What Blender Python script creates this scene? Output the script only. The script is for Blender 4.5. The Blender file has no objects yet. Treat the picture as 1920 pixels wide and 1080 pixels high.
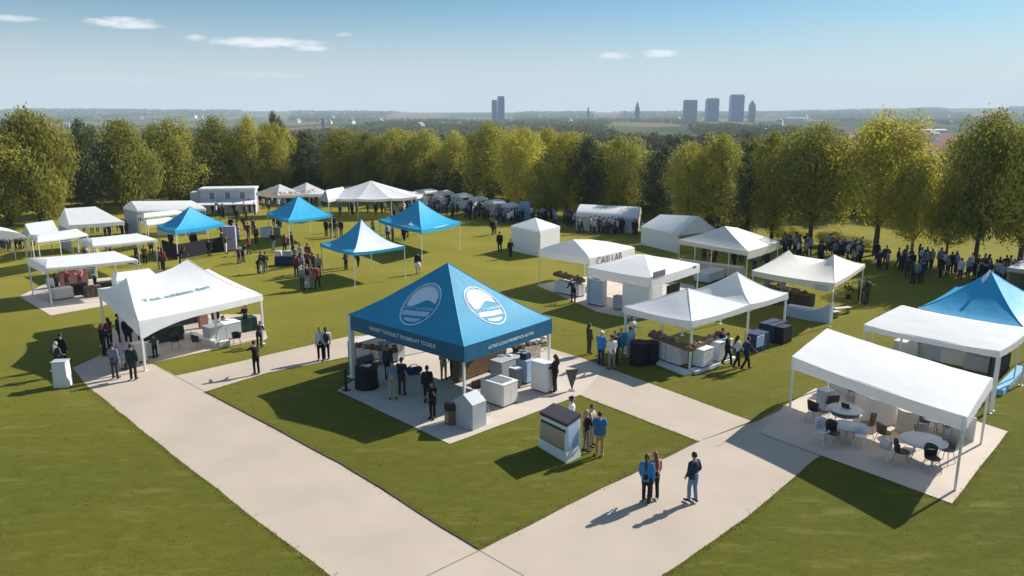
import bpy, bmesh, math, random
from mathutils import Vector, Matrix, noise
random.seed(7)
R = math.radians
scene = bpy.context.scene
COL = scene.collection

# ------------------------------------------------------------------ camera
H = 12.5
FPX = 1440.0
PITCH = math.atan(328 / 1440.0)
cam_d = bpy.data.cameras.new('camera')
cam_d.sensor_width = 36
cam_d.lens = 36 * FPX / 1920
cam_d.clip_start = 0.1
cam_d.clip_end = 40000
cam = bpy.data.objects.new('camera', cam_d)
cam.location = (0, 0, H)
cam.rotation_euler = (math.pi / 2 - PITCH, 0, 0)
COL.objects.link(cam)
scene.camera = cam
_c, _s = math.cos(PITCH), math.sin(PITCH)


def at(x, y, z=0.0):
    """the point of height z seen at photograph pixel (x, y)"""
    u = (x - 960) / FPX
    v = (540 - y) / FPX
    d = (u, _c + v * _s, -_s + v * _c)
    t = (z - H) / d[2]
    return Vector((d[0] * t, d[1] * t, z))


def atY(x, y, Y):
    u = (x - 960) / FPX
    v = (540 - y) / FPX
    d = (u, _c + v * _s, -_s + v * _c)
    t = Y / d[1]
    return Vector((d[0] * t, Y, H + d[2] * t))


# ------------------------------------------------------------------ light
SUN_EL, SUN_AZ = 34.0, 54.0      # azimuth clockwise from the view direction
w = bpy.data.worlds.new('World')
scene.world = w
w.use_nodes = True
nt = w.node_tree
bg = nt.nodes['Background']
sky = nt.nodes.new('ShaderNodeTexSky')
sky.sky_type = 'NISHITA'
sky.sun_disc = False
sky.sun_elevation = R(SUN_EL)
sky.sun_rotation = R(SUN_AZ)
sky.altitude = 60
sky.air_density = 1.0
sky.dust_density = .5
sky.ozone_density = 1.6
SKY_STRENGTH = 0.06
bg.inputs['Strength'].default_value = SKY_STRENGTH


def wn(t, **kw):
    n = nt.nodes.new(t)
    for k, v in kw.items():
        setattr(n, k, v)
    return n


def wmath(op, a, b=None, c=None, clamp=False):
    n = nt.nodes.new('ShaderNodeMath')
    n.operation = op
    n.use_clamp = clamp
    for i, v in enumerate((a, b, c)):
        if v is None:
            continue
        if isinstance(v, (int, float)):
            n.inputs[i].default_value = v
        else:
            nt.links.new(v, n.inputs[i])
    return n.outputs[0]


tc = wn('ShaderNodeTexCoord')
sep = wn('ShaderNodeSeparateXYZ')
nt.links.new(tc.outputs['Generated'], sep.inputs[0])
az = wmath('ARCTAN2', sep.outputs[0], sep.outputs[1])
el = wmath('ARCSINE', sep.outputs[2])
comb = wn('ShaderNodeCombineXYZ')
nt.links.new(wmath('MULTIPLY', az, 30), comb.inputs[0])
nt.links.new(wmath('MULTIPLY', el, 110), comb.inputs[1])
nz = wn('ShaderNodeTexNoise')
nz.inputs['Scale'].default_value = 1.6
nz.inputs['Detail'].default_value = 6
nz.inputs['Roughness'].default_value = 0.6
nt.links.new(comb.outputs[0], nz.inputs['Vector'])
nzf = wmath('MULTIPLY', wmath('SUBTRACT', nz.outputs[0], 0.5), 2.6)
total = None
for (px, py, wd, ht, amp) in ((235, 43, 62, 9, 1.0), (20, 34, 42, 5, .7), (366, 71, 20, 6, .7), (500, 80, 112, 9, 1.0), (585, 91, 36, 5, .8),
                              (1150, 104, 36, 6, .75), (1240, 100, 40, 8, .85), (645, 65, 16, 4, .4), (490, 140, 110, 6, .22), (230, 150, 130, 6, .16)):
    d = atY(px, py, 1000) - Vector((0, 0, H))
    d.normalize()
    a0, e0 = math.atan2(d.x, d.y), math.asin(d.z)
    k = FPX / (math.cos(a0) ** 0)
    dx = wmath('MULTIPLY', wmath('SUBTRACT', az, a0), 1.12 * FPX / wd)
    dy = wmath('MULTIPLY', wmath('SUBTRACT', el, e0), FPX / ht)
    # flat bottoms: the lower half falls off faster
    dd = wmath('ADD', wmath('MULTIPLY', dx, dx), wmath('MULTIPLY', dy, dy))
    q = wmath('SUBTRACT', wmath('SUBTRACT', 1.15, dd), nzf)
    m = wmath('MULTIPLY', wmath('MULTIPLY', q, 0.9, clamp=True), amp)
    near_ = wmath('LESS_THAN', dd, 2.2)
    m = wmath('MULTIPLY', m, near_)
    total = m if total is None else wmath('MAXIMUM', total, m)
mixc = wn('ShaderNodeMix', data_type='RGBA')
nt.links.new(wmath('MULTIPLY', total, 0.68), mixc.inputs[0])
hor = wn('ShaderNodeMix', data_type='RGBA')
hf = wn('ShaderNodeMapRange', interpolation_type='SMOOTHSTEP')
for i_, v_ in ((1, R(-.5)), (2, R(8.6)), (3, .97), (4, 0.0)):
    hf.inputs[i_].default_value = v_
nt.links.new(el, hf.inputs[0])
nt.links.new(hf.outputs[0], hor.inputs[0])
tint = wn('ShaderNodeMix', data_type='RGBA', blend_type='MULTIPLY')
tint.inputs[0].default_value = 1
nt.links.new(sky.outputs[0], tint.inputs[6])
hi = wn('ShaderNodeMix', data_type='RGBA')        # unseen sky overhead, brightened as added fill light for shaded places
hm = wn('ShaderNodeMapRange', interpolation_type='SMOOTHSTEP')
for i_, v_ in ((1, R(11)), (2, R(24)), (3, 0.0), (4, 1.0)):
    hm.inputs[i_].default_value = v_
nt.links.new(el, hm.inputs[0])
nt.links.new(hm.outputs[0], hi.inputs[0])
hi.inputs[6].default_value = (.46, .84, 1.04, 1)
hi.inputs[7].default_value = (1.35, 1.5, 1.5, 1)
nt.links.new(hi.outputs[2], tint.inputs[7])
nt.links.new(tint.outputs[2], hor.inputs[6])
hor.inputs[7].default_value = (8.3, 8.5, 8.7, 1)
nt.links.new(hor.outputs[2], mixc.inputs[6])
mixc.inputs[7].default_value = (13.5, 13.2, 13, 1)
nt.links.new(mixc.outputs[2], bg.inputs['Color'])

sd = bpy.data.lights.new('sun', 'SUN')
sd.energy = 5.0
sd.angle = R(0.55)
sd.color = (1.0, 0.955, 0.88)
so = bpy.data.objects.new('sun', sd)
sdir = Vector((math.sin(R(SUN_AZ)) * math.cos(R(SUN_EL)), math.cos(R(SUN_AZ)) * math.cos(R(SUN_EL)), math.sin(R(SUN_EL))))
so.rotation_euler = sdir.to_track_quat('Z', 'Y').to_euler()
so.location = (30, 20, 60)
COL.objects.link(so)
vs = scene.view_settings
vs.view_transform = 'Standard'
vs.look = 'None'
vs.gamma = 1
vs.exposure = 0.56
scene.render.engine = 'CYCLES'
scene.cycles.use_denoising = True
scene.cycles.max_bounces = 8
scene.cycles.volume_bounces = 1
scene.cycles.sample_clamp_indirect = 6


# ------------------------------------------------------------------ materials
def srgb(r, g, b):
    f = lambda c: ((c / 255 + .055) / 1.055) ** 2.4 if c > 10 else c / 255 / 12.92
    return (f(r), f(g), f(b))


_mats = {}


def mat(name, col, rough=.7, var=.12, scale=3.0, bump=0.0, bscale=40.0, metal=0.0, transl=0.0, spec=.3):
    if name in _mats:
        return _mats[name]
    m = bpy.data.materials.new(name)
    m.use_nodes = True
    t = m.node_tree
    b = t.nodes['Principled BSDF']
    b.inputs['Roughness'].default_value = rough
    b.inputs['Metallic'].default_value = metal
    b.inputs['Specular IOR Level'].default_value = spec
    tcn = t.nodes.new('ShaderNodeTexCoord')
    n = t.nodes.new('ShaderNodeTexNoise')
    n.inputs['Scale'].default_value = scale
    n.inputs['Detail'].default_value = 4
    t.links.new(tcn.outputs['Object'], n.inputs['Vector'])
    rp = t.nodes.new('ShaderNodeValToRGB')
    n.inputs['Roughness'].default_value = .6
    rp.color_ramp.elements[0].position = .3
    rp.color_ramp.elements[1].position = .7
    rp.color_ramp.elements[0].color = (*[c * (1 - var) for c in col], 1)
    rp.color_ramp.elements[1].color = (*[min(1, c * (1 + var)) for c in col], 1)
    t.links.new(n.outputs[0], rp.inputs[0])
    t.links.new(rp.outputs[0], b.inputs['Base Color'])
    if bump:
        n2 = t.nodes.new('ShaderNodeTexNoise')
        n2.inputs['Scale'].default_value = bscale
        n2.inputs['Detail'].default_value = 3
        t.links.new(tcn.outputs['Object'], n2.inputs['Vector'])
        bp = t.nodes.new('ShaderNodeBump')
        bp.inputs['Strength'].default_value = bump
        bp.inputs['Distance'].default_value = .05
        t.links.new(n2.outputs[0], bp.inputs['Height'])
        t.links.new(bp.outputs[0], b.inputs['Normal'])
    if transl:
        tr = t.nodes.new('ShaderNodeBsdfTranslucent')
        t.links.new(rp.outputs[0], tr.inputs[0])
        ms = t.nodes.new('ShaderNodeMixShader')
        ms.inputs[0].default_value = transl
        out = t.nodes['Material Output']
        t.links.new(b.outputs[0], ms.inputs[1])
        t.links.new(tr.outputs[0], ms.inputs[2])
        t.links.new(ms.outputs[0], out.inputs[0])
    _mats[name] = m
    return m


M_CANVAS = mat('white canvas', (.93, .93, .93), .75, .02, .8, .3, 4, transl=.34)
M_VAL = mat('thin white valance', (.93, .93, .93), .75, .02, .8, .2, 5, transl=.5)
M_VALC = mat('thin cream valance', (.86, .82, .75), .75, .02, .8, .2, 5, transl=.5)
M_CREAM = mat('cream canvas', (.84, .79, .71), .75, .04, .8, .25, 3, transl=.2)
M_GREYCANVAS = mat('pale grey canvas', (.52, .53, .55), .75, .05, .8, .2, 3, transl=.04)
M_BLUE = mat('blue canvas', (.016, .275, .45), .55, .06, .8, .2, 3, transl=.05, spec=.4)
M_BLUE2 = mat('bright blue canvas', (.022, .36, .60), .5, .06, .8, .25, 3, transl=.06, spec=.4)
M_PALE = mat('pale blue canvas', (.50, .66, .76), .6, .06, .8, .25, 3, transl=.06)
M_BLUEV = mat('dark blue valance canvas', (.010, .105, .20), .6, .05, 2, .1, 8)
M_POLE = mat('white painted pole', (.72, .72, .68), .4, .03, 3)
M_STEEL = mat('grey steel', (.35, .36, .37), .4, .05, 3, metal=.6)
M_WHITE = mat('white laminate', (.72, .72, .73), .5, .03, 2)
M_OFFW = mat('warm white laminate', (.62, .58, .54), .5, .05, 2)
M_LGREY = mat('pale grey laminate', (.42, .44, .47), .5, .05, 2)
M_GREY = mat('mid grey laminate', (.2, .2, .21), .6, .08, 3)
M_DARK = mat('charcoal plastic', (.03, .03, .034), .5, .15, 3)
M_BLACKCLOTH = mat('black cloth', (.017, .015, .02), .8, .2, 4, .3, 20)
M_NAVYCLOTH = mat('navy cloth', (.022, .04, .095), .8, .15, 3, .3, 14)
M_GREENCLOTH = mat('dark green cloth', (.02, .04, .03), .8, .2, 3, .3, 14)
M_BROWN = mat('brown wood', (.17, .10, .055), .6, .25, 6)
M_TAN = mat('tan board', (.36, .27, .18), .7, .2, 5)
M_PINKISH = mat('faded red goods', (.32, .15, .13), .7, .4, 14)
M_GOODS = mat('mixed brown goods', (.24, .14, .085), .8, .8, 9)
M_GOODS2 = mat('mixed pale goods', (.38, .33, .29), .8, .7, 14)
M_BLUEBOX = mat('light blue laminate', (.30, .45, .62), .5, .05, 2)
M_TEALTXT = mat('teal print', (.06, .27, .27), .7, .1, 4)
M_PALETXT = mat('pale print', (.66, .76, .83), .7, .04, 4)
M_MIDTXT = mat('faded pale print', (.40, .60, .70), .7, .04, 4)
M_DARKTXT = mat('dark grey print', (.07, .075, .08), .7, .1, 4)
M_ORANGETXT = mat('orange print', (.5, .14, .05), .7, .1, 4)
M_PLANT = mat('potted leaf', (.05, .075, .02), .7, .4, 9)
M_SKIN = mat('skin', (.42, .26, .19), .6, .06, 6)
M_SKIN2 = mat('brown skin', (.2, .115, .075), .6, .06, 6)
M_SHOE = mat('black shoe', (.015, .014, .014), .5, .1, 6)
M_SHOEW = mat('pale shoe', (.5, .48, .45), .5, .1, 6)


def lin(n, c, **k):
    return mat(n, c, **k)


CL = {k: mat('cloth ' + k, v, .85, .14, 8, .35, 14) for k, v in dict(
    black=(.013, .013, .016), navy=(.022, .03, .07), blue=(.025, .20, .47), royal=(.02, .14, .34), teal=(.02, .20, .27), sky=(.22, .45, .66),
    pink=(.52, .24, .22), white=(.66, .65, .63), grey=(.22, .23, .25), bluegrey=(.17, .20, .27), beige=(.42, .34, .25), tan=(.45, .29, .14),
    jeans=(.13, .22, .34), olive=(.06, .065, .035), khaki=(.24, .22, .15), brown=(.09, .05, .035), red=(.36, .06, .05), maroon=(.16, .045, .05),
    dgreen=(.015, .028, .024), lilac=(.40, .36, .52), charcoal=(.05, .052, .058)).items()}
HAIR = {k: mat('hair ' + k, v, .55, .25, 20) for k, v in dict(
    black=(.012, .01, .009), dark=(.028, .017, .012), brown=(.075, .035, .02), blond=(.42, .28, .13), red=(.25, .09, .04), grey=(.35, .34, .33), white=(.7, .68, .62)).items()}


# ------------------------------------------------------------------ scene helpers
def tag(o, label=None, cat=None, group=None, kind=None):
    if label:
        o['label'] = label
    if cat:
        o['category'] = cat
    if group:
        o['group'] = group
    if kind:
        o['kind'] = kind
    return o


def thing(name, label, cat, loc=(0, 0, 0), rot=0, group=None):
    o = bpy.data.objects.new(name, None)
    COL.objects.link(o)
    o.location = loc
    o.rotation_euler = (0, 0, R(rot))
    o.empty_display_size = .3
    return tag(o, label, cat, group)


def obj(name, bm, m, parent=None, smooth=False):
    me = bpy.data.meshes.new(name)
    bm.to_mesh(me)
    bm.free()
    if smooth:
        me.polygons.foreach_set('use_smooth', [True] * len(me.polygons))
    for mm in (m if isinstance(m, (list, tuple)) else [m]):
        me.materials.append(mm)
    o = bpy.data.objects.new(name, me)
    COL.objects.link(o)
    if parent is not None:
        o.parent = parent
    return o


def mobj(name, me, parent=None):
    o = bpy.data.objects.new(name, me)
    COL.objects.link(o)
    if parent is not None:
        o.parent = parent
    return o


def copy_tree(o, parent=None):
    c = o.copy()
    COL.objects.link(c)
    if parent is not None:
        c.parent = parent
    for ch in list(o.children):
        copy_tree(ch, c)
    return c


def B():
    return bmesh.new()


def box(bm, c, s, rot=0, bev=0.0, taper=1.0, mi=0):
    """box centred in x,y on c, standing on c.z"""
    vs_ = []
    Mz = Matrix.Rotation(R(rot), 3, 'Z')
    for z in (0, 1):
        k = 1 if z == 0 else taper
        for sx, sy in ((-1, -1), (1, -1), (1, 1), (-1, 1)):
            p = Mz @ Vector((sx * s[0] / 2 * k, sy * s[1] / 2 * k, 0)) + Vector((c[0], c[1], c[2] + z * s[2]))
            vs_.append(bm.verts.new(p))
    fs = []
    for idx in ((3, 2, 1, 0), (4, 5, 6, 7), (0, 1, 5, 4), (1, 2, 6, 5), (2, 3, 7, 6), (3, 0, 4, 7)):
        f = bm.faces.new([vs_[i] for i in idx])
        f.material_index = mi
        fs.append(f)
    if bev:
        es = list({e for f in fs for e in f.edges})
        bmesh.ops.bevel(bm, geom=es, offset=bev, segments=1, affect='EDGES')
    return fs


def tube(bm, pts, rad, n=8, cap=True, ell=None, mi=0):
    """swept tube through pts; rad a number or a list; ell = (kx, ky) flattening in the x,y frame for near-vertical tubes"""
    pts = [Vector(p) for p in pts]
    if not isinstance(rad, (list, tuple)):
        rad = [rad] * len(pts)
    rings = []
    up = None
    for i, p in enumerate(pts):
        if i == 0:
            t = pts[1] - pts[0]
        elif i == len(pts) - 1:
            t = pts[-1] - pts[-2]
        else:
            t = (pts[i + 1] - pts[i]).normalized() + (pts[i] - pts[i - 1]).normalized()
        t.normalize()
        if up is None:
            a = Vector((0, 1, 0)) if abs(t.y) < .9 else Vector((1, 0, 0))
            x = a.cross(t).normalized()
        else:
            x = (up - t * up.dot(t)).normalized()
        up = x
        y = t.cross(x)
        kx, ky = (1, 1) if ell is None else ell
        rings.append([bm.verts.new(p + x * (math.cos(2 * math.pi * j / n) * rad[i] * kx) + y * (math.sin(2 * math.pi * j / n) * rad[i] * ky)) for j in range(n)])
    for a, b in zip(rings, rings[1:]):
        for j in range(n):
            f = bm.faces.new((a[j], a[(j + 1) % n], b[(j + 1) % n], b[j]))
            f.material_index = mi
    if cap:
        f = bm.faces.new(list(reversed(rings[0])))
        f.material_index = mi
        f = bm.faces.new(rings[-1])
        f.material_index = mi
    return rings


def lathe(bm, c, prof, n=20, sx=1, sy=1, mi=0):
    """prof: list of (radius, z)"""
    c = Vector(c)
    rings = []
    for r, z in prof:
        r = max(r, .001)
        rings.append([bm.verts.new(c + Vector((math.cos(2 * math.pi * j / n) * r * sx, math.sin(2 * math.pi * j / n) * r * sy, z))) for j in range(n)])
    for a, b in zip(rings, rings[1:]):
        for j in range(n):
            f = bm.faces.new((a[j], a[(j + 1) % n], b[(j + 1) % n], b[j]))
            f.material_index = mi
    f = bm.faces.new(list(reversed(rings[0])))
    f.material_index = mi
    f = bm.faces.new(rings[-1])
    f.material_index = mi


def ball(bm, c, r, sx=1, sy=1, sz=1, sub=2, mi=0, rough=0.0, seed=0):
    g = bmesh.ops.create_icosphere(bm, subdivisions=sub, radius=1)
    for v in g['verts']:
        k = 1.0
        if rough:
            k += rough * noise.noise(v.co * 2.3 + Vector((seed * 7.1, seed * 3.3, 0)))
        v.co = Vector((v.co.x * r * sx * k, v.co.y * r * sy * k, v.co.z * r * sz * k)) + Vector(c)
    for f in {f for v in g['verts'] for f in v.link_faces}:
        f.material_index = mi


def remeshed(bm, voxel, smooth_it=2):
    me = bpy.data.meshes.new('tmp')
    bm.to_mesh(me)
    bm.free()
    o = bpy.data.objects.new('tmp', me)
    COL.objects.link(o)
    md = o.modifiers.new('r', 'REMESH')
    md.mode = 'VOXEL'
    md.voxel_size = voxel
    if smooth_it:
        ms = o.modifiers.new('s', 'SMOOTH')
        ms.iterations = smooth_it
        ms.factor = .5
    dg = bpy.context.evaluated_depsgraph_get()
    me2 = bpy.data.meshes.new_from_object(o.evaluated_get(dg))
    bpy.data.objects.remove(o)
    bpy.data.meshes.remove(me)
    me2.polygons.foreach_set('use_smooth', [True] * len(me2.polygons))
    return me2


# ------------------------------------------------------------------ ground, paths
def terrain_profile(X):
    """crest of the far hills along Y = 6000, read off the horizon line"""
    pts = [(-300, 204), (0, 205), (300, 207), (600, 210), (960, 211), (1150, 210.5), (1440, 211), (1560, 208), (1700, 205.5), (1800, 203.5), (1920, 202), (2300, 199)]
    u = 960 + (X / (6000 * _c)) * FPX
    for (x0, y0), (x1, y1) in zip(pts, pts[1:]):
        if u <= x1 or x1 == 2300:
            k = max(0, min(1, (u - x0) / (x1 - x0)))
            y = y0 + (y1 - y0) * k
            break
    return atY(960, y, 6000).z


def ground_z(X, Y):
    if Y < 130:
        return -.03
    z = -.03 - 14 * min(1, (Y - 130) / 420) ** 1.2            # the land falls away a little beyond the trees
    z += 3.0 * noise.noise(Vector((X * .0016, Y * .0011, 3))) * min(1, (Y - 130) / 600)
    if Y > 2600:
        k = min(1, (Y - 2600) / 3400)
        k = k * k * (3 - 2 * k)
        top = terrain_profile(X * 6000 / Y) + 4 * noise.noise(Vector((X * .0022, Y * .0009, 9)))
        z = z * (1 - k) + top * k
    if Y > 6000:
        z -= (Y - 6000) * .02
    return z


gm = bpy.data.materials.new('fields and far land')
gm.use_nodes = True
t = gm.node_tree
b = t.nodes['Principled BSDF']
b.inputs['Roughness'].default_value = 1
b.inputs['Specular IOR Level'].default_value = 0
tcn = t.nodes.new('ShaderNodeTexCoord')
mp = t.nodes.new('ShaderNodeMapping')
mp.inputs['Scale'].default_value = (.0035, .0016, 0)
t.links.new(tcn.outputs['Object'], mp.inputs[0])
vo = t.nodes.new('ShaderNodeTexVoronoi')
vo.inputs['Scale'].default_value = 1
t.links.new(mp.outputs[0], vo.inputs['Vector'])
rp = t.nodes.new('ShaderNodeValToRGB')
cr = rp.color_ramp
cr.interpolation = 'CONSTANT'
cr.elements[0].color = (.06, .08, .04, 1)
cr.elements[1].position = .22
cr.elements[1].color = (.10, .11, .055, 1)
for p, c in ((.4, (.19, .14, .09)), (.52, (.07, .09, .035)), (.68, (.16, .16, .07)), (.8, (.05, .07, .03)), (.9, (.22, .13, .10))):
    e = cr.elements.new(p)
    e.color = (*c, 1)
sx = t.nodes.new('ShaderNodeSeparateColor')
t.links.new(vo.outputs['Color'], sx.inputs[0])
t.links.new(sx.outputs[0], rp.inputs[0])
t.links.new(rp.outputs[0], b.inputs['Base Color'])
bm = B()
rows = [-60, 20, 60, 100, 130, 160, 200, 260, 340, 440, 560, 700, 900, 1150, 1450, 1800, 2200, 2600, 3000, 3400, 3800, 4200, 4600, 5000, 5400, 5700, 6000, 6300, 7000, 9000]
NX = 60
grid = []
for Y in rows:
    wd = max(260, Y * 1.15)
    grid.append([bm.verts.new((wd * (2 * i / NX - 1), Y, ground_z(wd * (2 * i / NX - 1), Y))) for i in range(NX + 1)])
for a, bb in zip(grid, grid[1:]):
    for i in range(NX):
        bm.faces.new((a[i], a[i + 1], bb[i + 1], bb[i]))
tag(obj('ground', bm, gm, smooth=True), kind='structure')

lm = bpy.data.materials.new('mown lawn')
lm.use_nodes = True
t = lm.node_tree
b = t.nodes['Principled BSDF']
b.inputs['Roughness'].default_value = .95
b.inputs['Specular IOR Level'].default_value = .06
b.inputs['Sheen Weight'].default_value = .25
b.inputs['Sheen Roughness'].default_value = .4
b.inputs['Sheen Tint'].default_value = (.55, .5, .05, 1)
tcn = t.nodes.new('ShaderNodeTexCoord')


def tn(scale, detail=4, sc=(1, 1, 1), rot=0, rough=.55):
    mp = t.nodes.new('ShaderNodeMapping')
    mp.inputs['Scale'].default_value = sc
    mp.inputs['Rotation'].default_value = (0, 0, rot)
    t.links.new(tcn.outputs['Object'], mp.inputs[0])
    n = t.nodes.new('ShaderNodeTexNoise')
    n.inputs['Scale'].default_value = scale
    n.inputs['Detail'].default_value = detail
    n.inputs['Roughness'].default_value = rough
    t.links.new(mp.outputs[0], n.inputs['Vector'])
    return n.outputs[0]


def mixc_(f, a, bcol, blend='MIX', t=t):
    m = t.nodes.new('ShaderNodeMix')
    m.data_type = 'RGBA'
    m.blend_type = blend
    for s, v in ((0, f), (6, a), (7, bcol)):
        if isinstance(v, (tuple, float, int)):
            m.inputs[s].default_value = v
        else:
            t.links.new(v, m.inputs[s])
    return m.outputs[2]


def ramp(v, a, bpos, t=t):
    r = t.nodes.new('ShaderNodeValToRGB')
    r.color_ramp.elements[0].position = a
    r.color_ramp.elements[1].position = bpos
    t.links.new(v, r.inputs[0])
    return r.outputs[0]


LAWN_A, LAWN_B, LAWN_C = (.096, .104, .017, 1), (.136, .134, .022, 1), (.25, .225, .075, 1)
col = mixc_(ramp(tn(.06, 3), .35, .65), LAWN_A, LAWN_B)
col = mixc_(ramp(tn(.9, 5, (.4, 1.5, 1), .2, .75), .54, .80), col, LAWN_C)
dk = mixc_(ramp(tn(2.2, 6, (.6, 1.2, 1), -.4, .75), .3, .62), (.74, .75, .70, 1), (1.06, 1.06, 1.05, 1))
col = mixc_(1.0, col, dk, 'MULTIPLY')
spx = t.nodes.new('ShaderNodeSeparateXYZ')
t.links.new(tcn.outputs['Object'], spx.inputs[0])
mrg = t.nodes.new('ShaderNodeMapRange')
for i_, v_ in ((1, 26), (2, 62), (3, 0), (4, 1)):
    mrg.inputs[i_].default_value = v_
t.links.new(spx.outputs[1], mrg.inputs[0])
col = mixc_(mrg.outputs[0], col, mixc_(ramp(tn(.25, 4), .35, .7), (.205, .185, .034, 1), (.26, .225, .042, 1)))     # turf painted brighter with distance, standing in for sunlight at a grazing view
fine = mixc_(ramp(tn(16, 3, (1, 1, 1), 0, .8), .25, .75), (.62, .64, .6, 1), (1.3, 1.3, 1.25, 1))
col = mixc_(.8, col, fine, 'MULTIPLY')
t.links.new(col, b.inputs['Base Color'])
bp = t.nodes.new('ShaderNodeBump')
bp.inputs['Strength'].default_value = .9
bp.inputs['Distance'].default_value = .06
t.links.new(tn(26, 3, rough=.7), bp.inputs['Height'])
t.links.new(bp.outputs[0], b.inputs['Normal'])
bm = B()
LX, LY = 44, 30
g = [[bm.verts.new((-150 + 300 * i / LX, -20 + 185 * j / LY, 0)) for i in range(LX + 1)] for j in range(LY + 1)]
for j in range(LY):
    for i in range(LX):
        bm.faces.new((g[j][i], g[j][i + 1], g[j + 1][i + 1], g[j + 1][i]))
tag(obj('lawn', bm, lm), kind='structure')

M_PATH = mat('pale concrete path', (.475, .395, .312), .9, .07, .35, .06, 30, spec=.2)
_pb = M_PATH.node_tree
M_PAD = mat('pale paving', (.55, .465, .385), .9, .06, .5, .2, 24, spec=.2)
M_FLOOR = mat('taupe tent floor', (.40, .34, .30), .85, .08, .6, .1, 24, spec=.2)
M_EDGESHADE = mat('soil and shade edge', (.11, .085, .04), 1, .3, 5)


def smooth_poly(pts, wob=.05, step=.8):
    """points -> densified outline with a little waviness"""
    out = []
    for a, b_ in zip(pts, pts[1:] + pts[:1]):
        n = max(1, int((b_ - a).length / step))
        for i in range(n):
            p = a.lerp(b_, i / n)
            k = noise.noise(Vector((p.x * .55, p.y * .55, 1.7))) * wob if i else 0
            d = (b_ - a).normalized()
            out.append(p + Vector((-d.y, d.x, 0)) * k)
    return out


def sheet(name, px, z, m, wob=.06, edge=False):
    pts = smooth_poly([at(x, y) for x, y in px], wob)
    bm = B()
    f = bm.faces.new([bm.verts.new((p.x, p.y, z)) for p in pts])
    if f.normal.z < 0:
        f.normal_flip()
    bm.normal_update()
    if f.normal.z < 0:
        f.normal_flip()
    bmesh.ops.triangulate(bm, faces=[f])
    return tag(obj(name, bm, m), kind='structure')


sheet('path', [(136, 690), (165, 725), (320, 850), (430, 935), (620, 1080), (760, 1200), (1080, 1200), (900, 1032), (640, 870), (385, 735), (290, 684), (200, 660)], .004, M_PATH)
sheet('path', [(900, 1032), (1100, 930), (1310, 828), (1420, 790), (1530, 735), (1545, 850), (1530, 860), (1400, 970), (1240, 1080), (1100, 1200), (700, 1200)], .008, M_PATH)
sheet('path', [(1410, 790), (1200, 712), (1098, 674), (1020, 650), (960, 690), (1085, 740), (1200, 785), (1310, 828)], .012, M_PATH)
sheet('path', [(385, 735), (500, 700), (650, 670), (760, 690), (860, 660), (800, 620), (650, 632), (420, 685), (330, 705), (288, 684)], .016, M_PATH)
sheet('pavement', [(632, 733), (843, 833), (960, 790), (1090, 740), (1135, 690), (1000, 655), (870, 640), (720, 680)], .020, M_PAD, .03)
sheet('pavement', [(1425, 812), (1785, 945), (1890, 810), (1740, 760), (1530, 728), (1470, 762)], .020, M_PAD, .03)
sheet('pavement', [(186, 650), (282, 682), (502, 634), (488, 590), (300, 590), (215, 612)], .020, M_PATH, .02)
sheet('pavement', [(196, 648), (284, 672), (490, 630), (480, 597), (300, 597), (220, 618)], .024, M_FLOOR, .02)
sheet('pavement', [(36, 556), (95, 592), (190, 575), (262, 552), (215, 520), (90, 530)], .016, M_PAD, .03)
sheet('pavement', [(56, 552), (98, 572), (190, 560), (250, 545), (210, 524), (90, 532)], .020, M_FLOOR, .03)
sheet('pavement', [(1005, 535), (1120, 585), (1190, 600), (1320, 562), (1300, 535), (1180, 515), (1080, 520)], .016, M_PAD, .03)


def strip(name, px, wid, z, m):
    pts = [at(x, y) for x, y in px]
    dens = []
    for a, b_ in zip(pts, pts[1:]):
        n = max(1, int((b_ - a).length / .8))
        for i in range(n):
            p = a.lerp(b_, i / n)
            k = noise.noise(Vector((p.x * .55, p.y * .55, 1.7))) * .06 if i else 0
            d = (b_ - a).normalized()
            dens.append(p + Vector((-d.y, d.x, 0)) * k)
    dens.append(pts[-1])
    bm = B()
    prev = None
    for i, p in enumerate(dens):
        d = (dens[min(i + 1, len(dens) - 1)] - dens[max(i - 1, 0)]).normalized()
        s = Vector((-d.y, d.x, 0)) * wid / 2
        cur = [bm.verts.new((p.x + s.x * k, p.y + s.y * k, z + dz)) for k, dz in ((-1, 0), (-1, .035), (1, .035), (1, 0))]
        if prev:
            for j in range(3):
                bm.faces.new((prev[j], prev[j + 1], cur[j + 1], cur[j]))
        prev = cur
    bmesh.ops.recalc_face_normals(bm, faces=bm.faces)
    return tag(obj(name, bm, m), kind='structure')


strip('lawn_edge_shade', [(385, 735), (640, 870), (900, 1032), (1100, 930), (1310, 828)], .04, .004, M_EDGESHADE)  # dark soil strip painted for the shadow line under the raised lawn edge
M_JOINT = mat('path joint', (.42, .36, .30), .95, .1, 3)
for px_ in ([(900, 1032), (1010, 1095)], [(900, 1032), (760, 1100)], [(1345, 838), (1472, 760)], [(1425, 812), (1540, 857)], ):
    a, b_ = at(*px_[0]), at(*px_[1])
    bm = B()
    d = (b_ - a).normalized()
    s = Vector((-d.y, d.x, 0)) * .014
    bm.faces.new([bm.verts.new(p + Vector((0, 0, .0285))) for p in (a - s, b_ - s, b_ + s, a + s)])
    bmesh.ops.recalc_face_normals(bm, faces=bm.faces)
    tag(obj('path_joint', bm, M_JOINT), kind='structure')


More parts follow.
